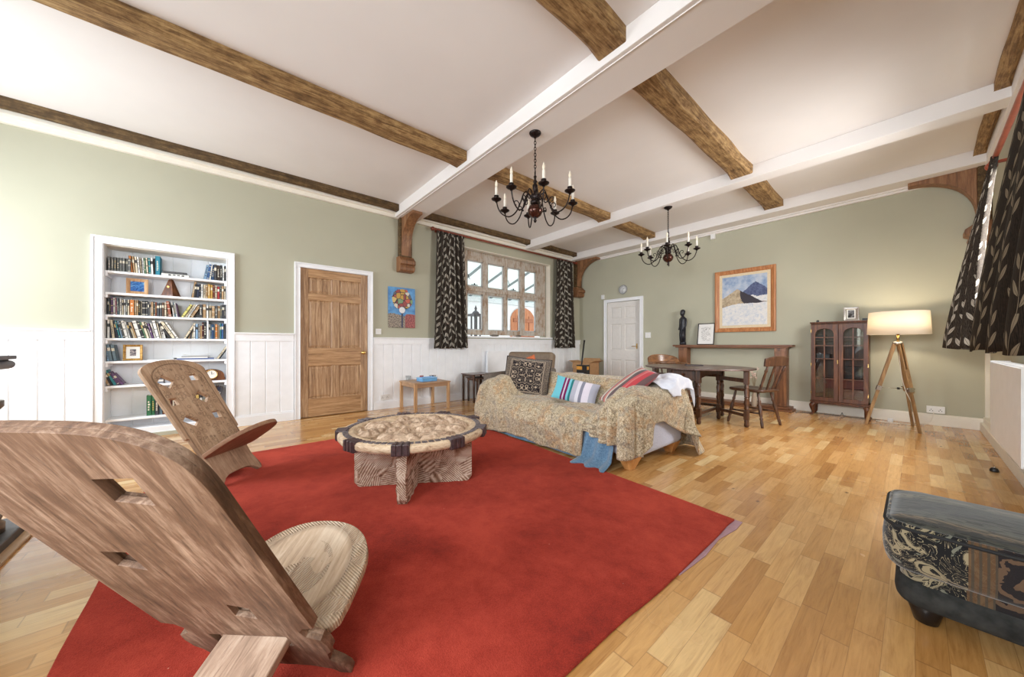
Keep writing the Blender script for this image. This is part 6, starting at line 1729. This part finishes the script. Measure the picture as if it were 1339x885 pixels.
def pole(label, x, y0, y1, z, r, mat, wallx, ends):
    t = thing('curtain_pole', label, 'curtain pole', (x, (y0 + y1) / 2, z))
    MB().cyl((x, y0, z), (x, y1, z), r, n=14).build('pole', mat, t, world=True)
    for e, s in zip((y0, y1), (-1, 1)):
        if not ends: break
        M = Matrix.Translation((x, e, z)) @ Matrix.Rotation(-s * pi / 2, 4, 'X')
        MB().lathe([(r * .9, -.01), (r * 1.5, 0), (r * 1.5, .012), (r * .8, .02), (r * 1.9, .045), (r * 2.1, .062), (r * 1.7, .080), (r * .7, .092), (r * .9, .10), (0, .108)], 16, 0, M).build('finial', mat, t, world=True)
    for y in (y0 + .05, y1 - .05): MB().bar((wallx, y, z - .005), (x, y, z - .005), .03, .022).cyl((x, y - .012, z), (x, y + .012, z), r * 1.35, n=14).build('pole_bracket', mat, t, world=True)
    return t
pole('mahogany curtain pole with turned finials over the left window', -5.285, 2.80, 6.46, 2.968, .017, M_rod, XL, True)
pole('reddish wooden curtain pole over the right-hand window', .475, 2.0, 5.60, 2.722, .019, M_rodr, XR, True)

# ------------------------------------------------------------------ chandeliers
M_candle = plain('candle_tube', S(236, 230, 218), .5, var=.02)
def chandelier(label, loc, rot):
    t = thing('chandelier', label, 'chandelier', loc, rot, 'candle chandeliers')
    MB().lathe([(0, -.055), (.010, -.052), (.014, -.040), (.030, -.032), (.050, -.018), (.058, -.004), (.058, 0)], 20).build('ceiling_rose', M_iron, t)
    mb = MB(); z = -.05; k = 0
    while z > -.355:
        c = z - .016; R_ = .0095; path = []
        for i in range(11):
            a = 2 * pi * i / 10; x, y, zz = R_ * cos(a), 0, .0195 * sin(a)
            path.append((x if k % 2 == 0 else 0, 0 if k % 2 == 0 else x, c + zz))
        mb.tube(path, .0034, 6, cap=False); z -= .0285; k += 1
    mb.build('chain', M_iron, t)
    mb = MB(); path = [(.014 * cos(2 * pi * i / 12), 0, -.385 + .024 * sin(2 * pi * i / 12)) for i in range(13)]; mb.tube(path, .005, 8, cap=False)
    mb.lathe([(0, -.86), (.010, -.855), (.016, -.84), (.010, -.822), (.018, -.815), (.018, -.80), (.012, -.795), (.0, -.79)], 14)
    mb.lathe([(.030, -.690), (.044, -.678), (.046, -.655), (.034, -.640), (.044, -.622), (.046, -.600), (.030, -.588), (.018, -.575), (.017, -.555), (.026, -.53), (.026, -.50), (.012, -.485), (.020, -.472), (.020, -.462), (.011, -.452), (.011, -.43), (.016, -.42), (.010, -.408), (0, -.406)], 18)
    mb.build('stem', M_iron, t)
    MB().lathe([(0, -.812), (.03, -.808), (.055, -.79), (.072, -.755), (.072, -.735), (.055, -.702), (.034, -.69), (0, -.688)], 24).build('globe', M_ball, t)
    for i in range(8):
        a = 2 * pi * i / 8; M = Matrix.Rotation(a, 4, 'Z')
        P = catmull([(.035, 0, -.635), (.060, 0, -.585), (.092, 0, -.566), (.118, 0, -.60), (.140, 0, -.67), (.185, 0, -.765), (.245, 0, -.812), (.305, 0, -.80), (.350, 0, -.75), (.372, 0, -.675)], 6)
        mb = MB().tube([M @ p for p in P], .0062, 8)
        Q = catmull([(.150, 0, -.69), (.172, 0, -.66), (.196, 0, -.664), (.198, 0, -.69), (.180, 0, -.70)], 4); mb.tube([M @ p for p in Q], .0045, 6)
        Q = catmull([(.128, 0, -.63), (.106, 0, -.66), (.088, 0, -.65), (.092, 0, -.63)], 4); mb.tube([M @ p for p in Q], .0045, 6)
        mb.bar(M @ Vector((.155, -.022, -.70)), M @ Vector((.155, .022, -.70)), .012, .012)
        am = mb.build('arm', M_iron, t)
        T = M @ Matrix.Translation((.372, 0, 0))
        MB().lathe([(.010, -.685), (.014, -.675), (.030, -.668), (.046, -.658), (.048, -.652), (.030, -.656), (.016, -.650), (.022, -.640), (.024, -.622), (.018, -.622), (.0, -.630)], 18, 0, T).build('drip_pan', M_iron, am)
        MB().lathe([(.0125, -.632), (.0125, -.545), (.010, -.540), (0, -.540)], 14, 0, T).build('candle', M_candle, am)
        MB().lathe([(.008, -.541), (.012, -.528), (.0135, -.515), (.009, -.495), (.003, -.476), (0, -.474)], 12, 0, T).build('bulb', M_bulb, am)
    return t
c1 = chandelier('dark bronze eight-candle chandelier hanging from the nearer white beam', (-2.36, 2.30, 3.03), radians(-33))
c2 = copy_tree(c1); c2.location = (-2.36, 5.03, 3.03); c2.rotation_euler = (0, 0, radians(-22)); c2['label'] = 'dark bronze eight-candle chandelier hanging from the farther white beam'
# ------------------------------------------------------------------ light, sky, camera
wd = bpy.data.worlds.new('World'); SC.world = wd; wd.use_nodes = True
bg = wd.node_tree.nodes['Background']; bg.inputs[0].default_value = (.93, .97, 1.0, 1); bg.inputs[1].default_value = 2.2
def area(name, loc, rot, sx, sy, power, col=(1, 1, 1), spread=165):
    l = bpy.data.lights.new(name, 'AREA'); l.shape = 'RECTANGLE'; l.size = sx; l.size_y = sy; l.energy = power; l.color = col
    l.spread = radians(spread)
    o = bpy.data.objects.new(name, l); COL.objects.link(o); o.location = loc; o.rotation_euler = rot; return o
# daylight in the right window, added fill in the unseen windows behind the camera
l = bpy.data.lights.new('lamp_glow', 'POINT'); l.energy = 14; l.color = (1, .84, .64); l.shadow_soft_size = .03
o = bpy.data.objects.new('lamp_glow', l); COL.objects.link(o); o.location = (-.135, 6.235, 1.31)
T = .30                                                             # daylight comes in tilted down from the sky
area('daylight_right', (XR + .16, 4.25, 1.90), (0, pi / 2 - T, 0), 1.4, 2.3, 120, (1, .985, .96), 140)
area('fill_right_rear', (XR + .16, -1.3, 1.80), (0, pi / 2 - T, 0), 1.5, 1.55, 72, (.90, .95, 1))
area('fill_back', (-.35, YB - .16, 1.80), (pi / 2 - T, 0, 0), 1.15, 1.5, 125, (.86, .93, 1))
area('fill_back_left', (-4.2, YB - .16, 1.80), (pi / 2 - T, 0, 0), 1.55, 1.5, 110, (.86, .93, 1))
cd = bpy.data.cameras.new('Camera'); cam = bpy.data.objects.new('Camera', cd); COL.objects.link(cam)
cam.location = (0, 0, 1.0); cam.rotation_euler = (pi / 2, 0, radians(49.595))
cd.sensor_width = 36; cd.sensor_fit = 'HORIZONTAL'; cd.lens = 448.8 * 36 / 1339; cd.shift_y = (451.0 - 442.5) / 1339; cd.clip_start = .02
SC.camera = cam
SC.view_settings.view_transform = 'Standard'; SC.view_settings.look = 'None'; SC.view_settings.gamma = 1; SC.view_settings.exposure = .2
SC.view_settings.use_curve_mapping = False
SC.cycles.max_bounces = 10; SC.cycles.diffuse_bounces = 6; SC.cycles.use_denoising = True
SC.cycles.sample_clamp_indirect = 6
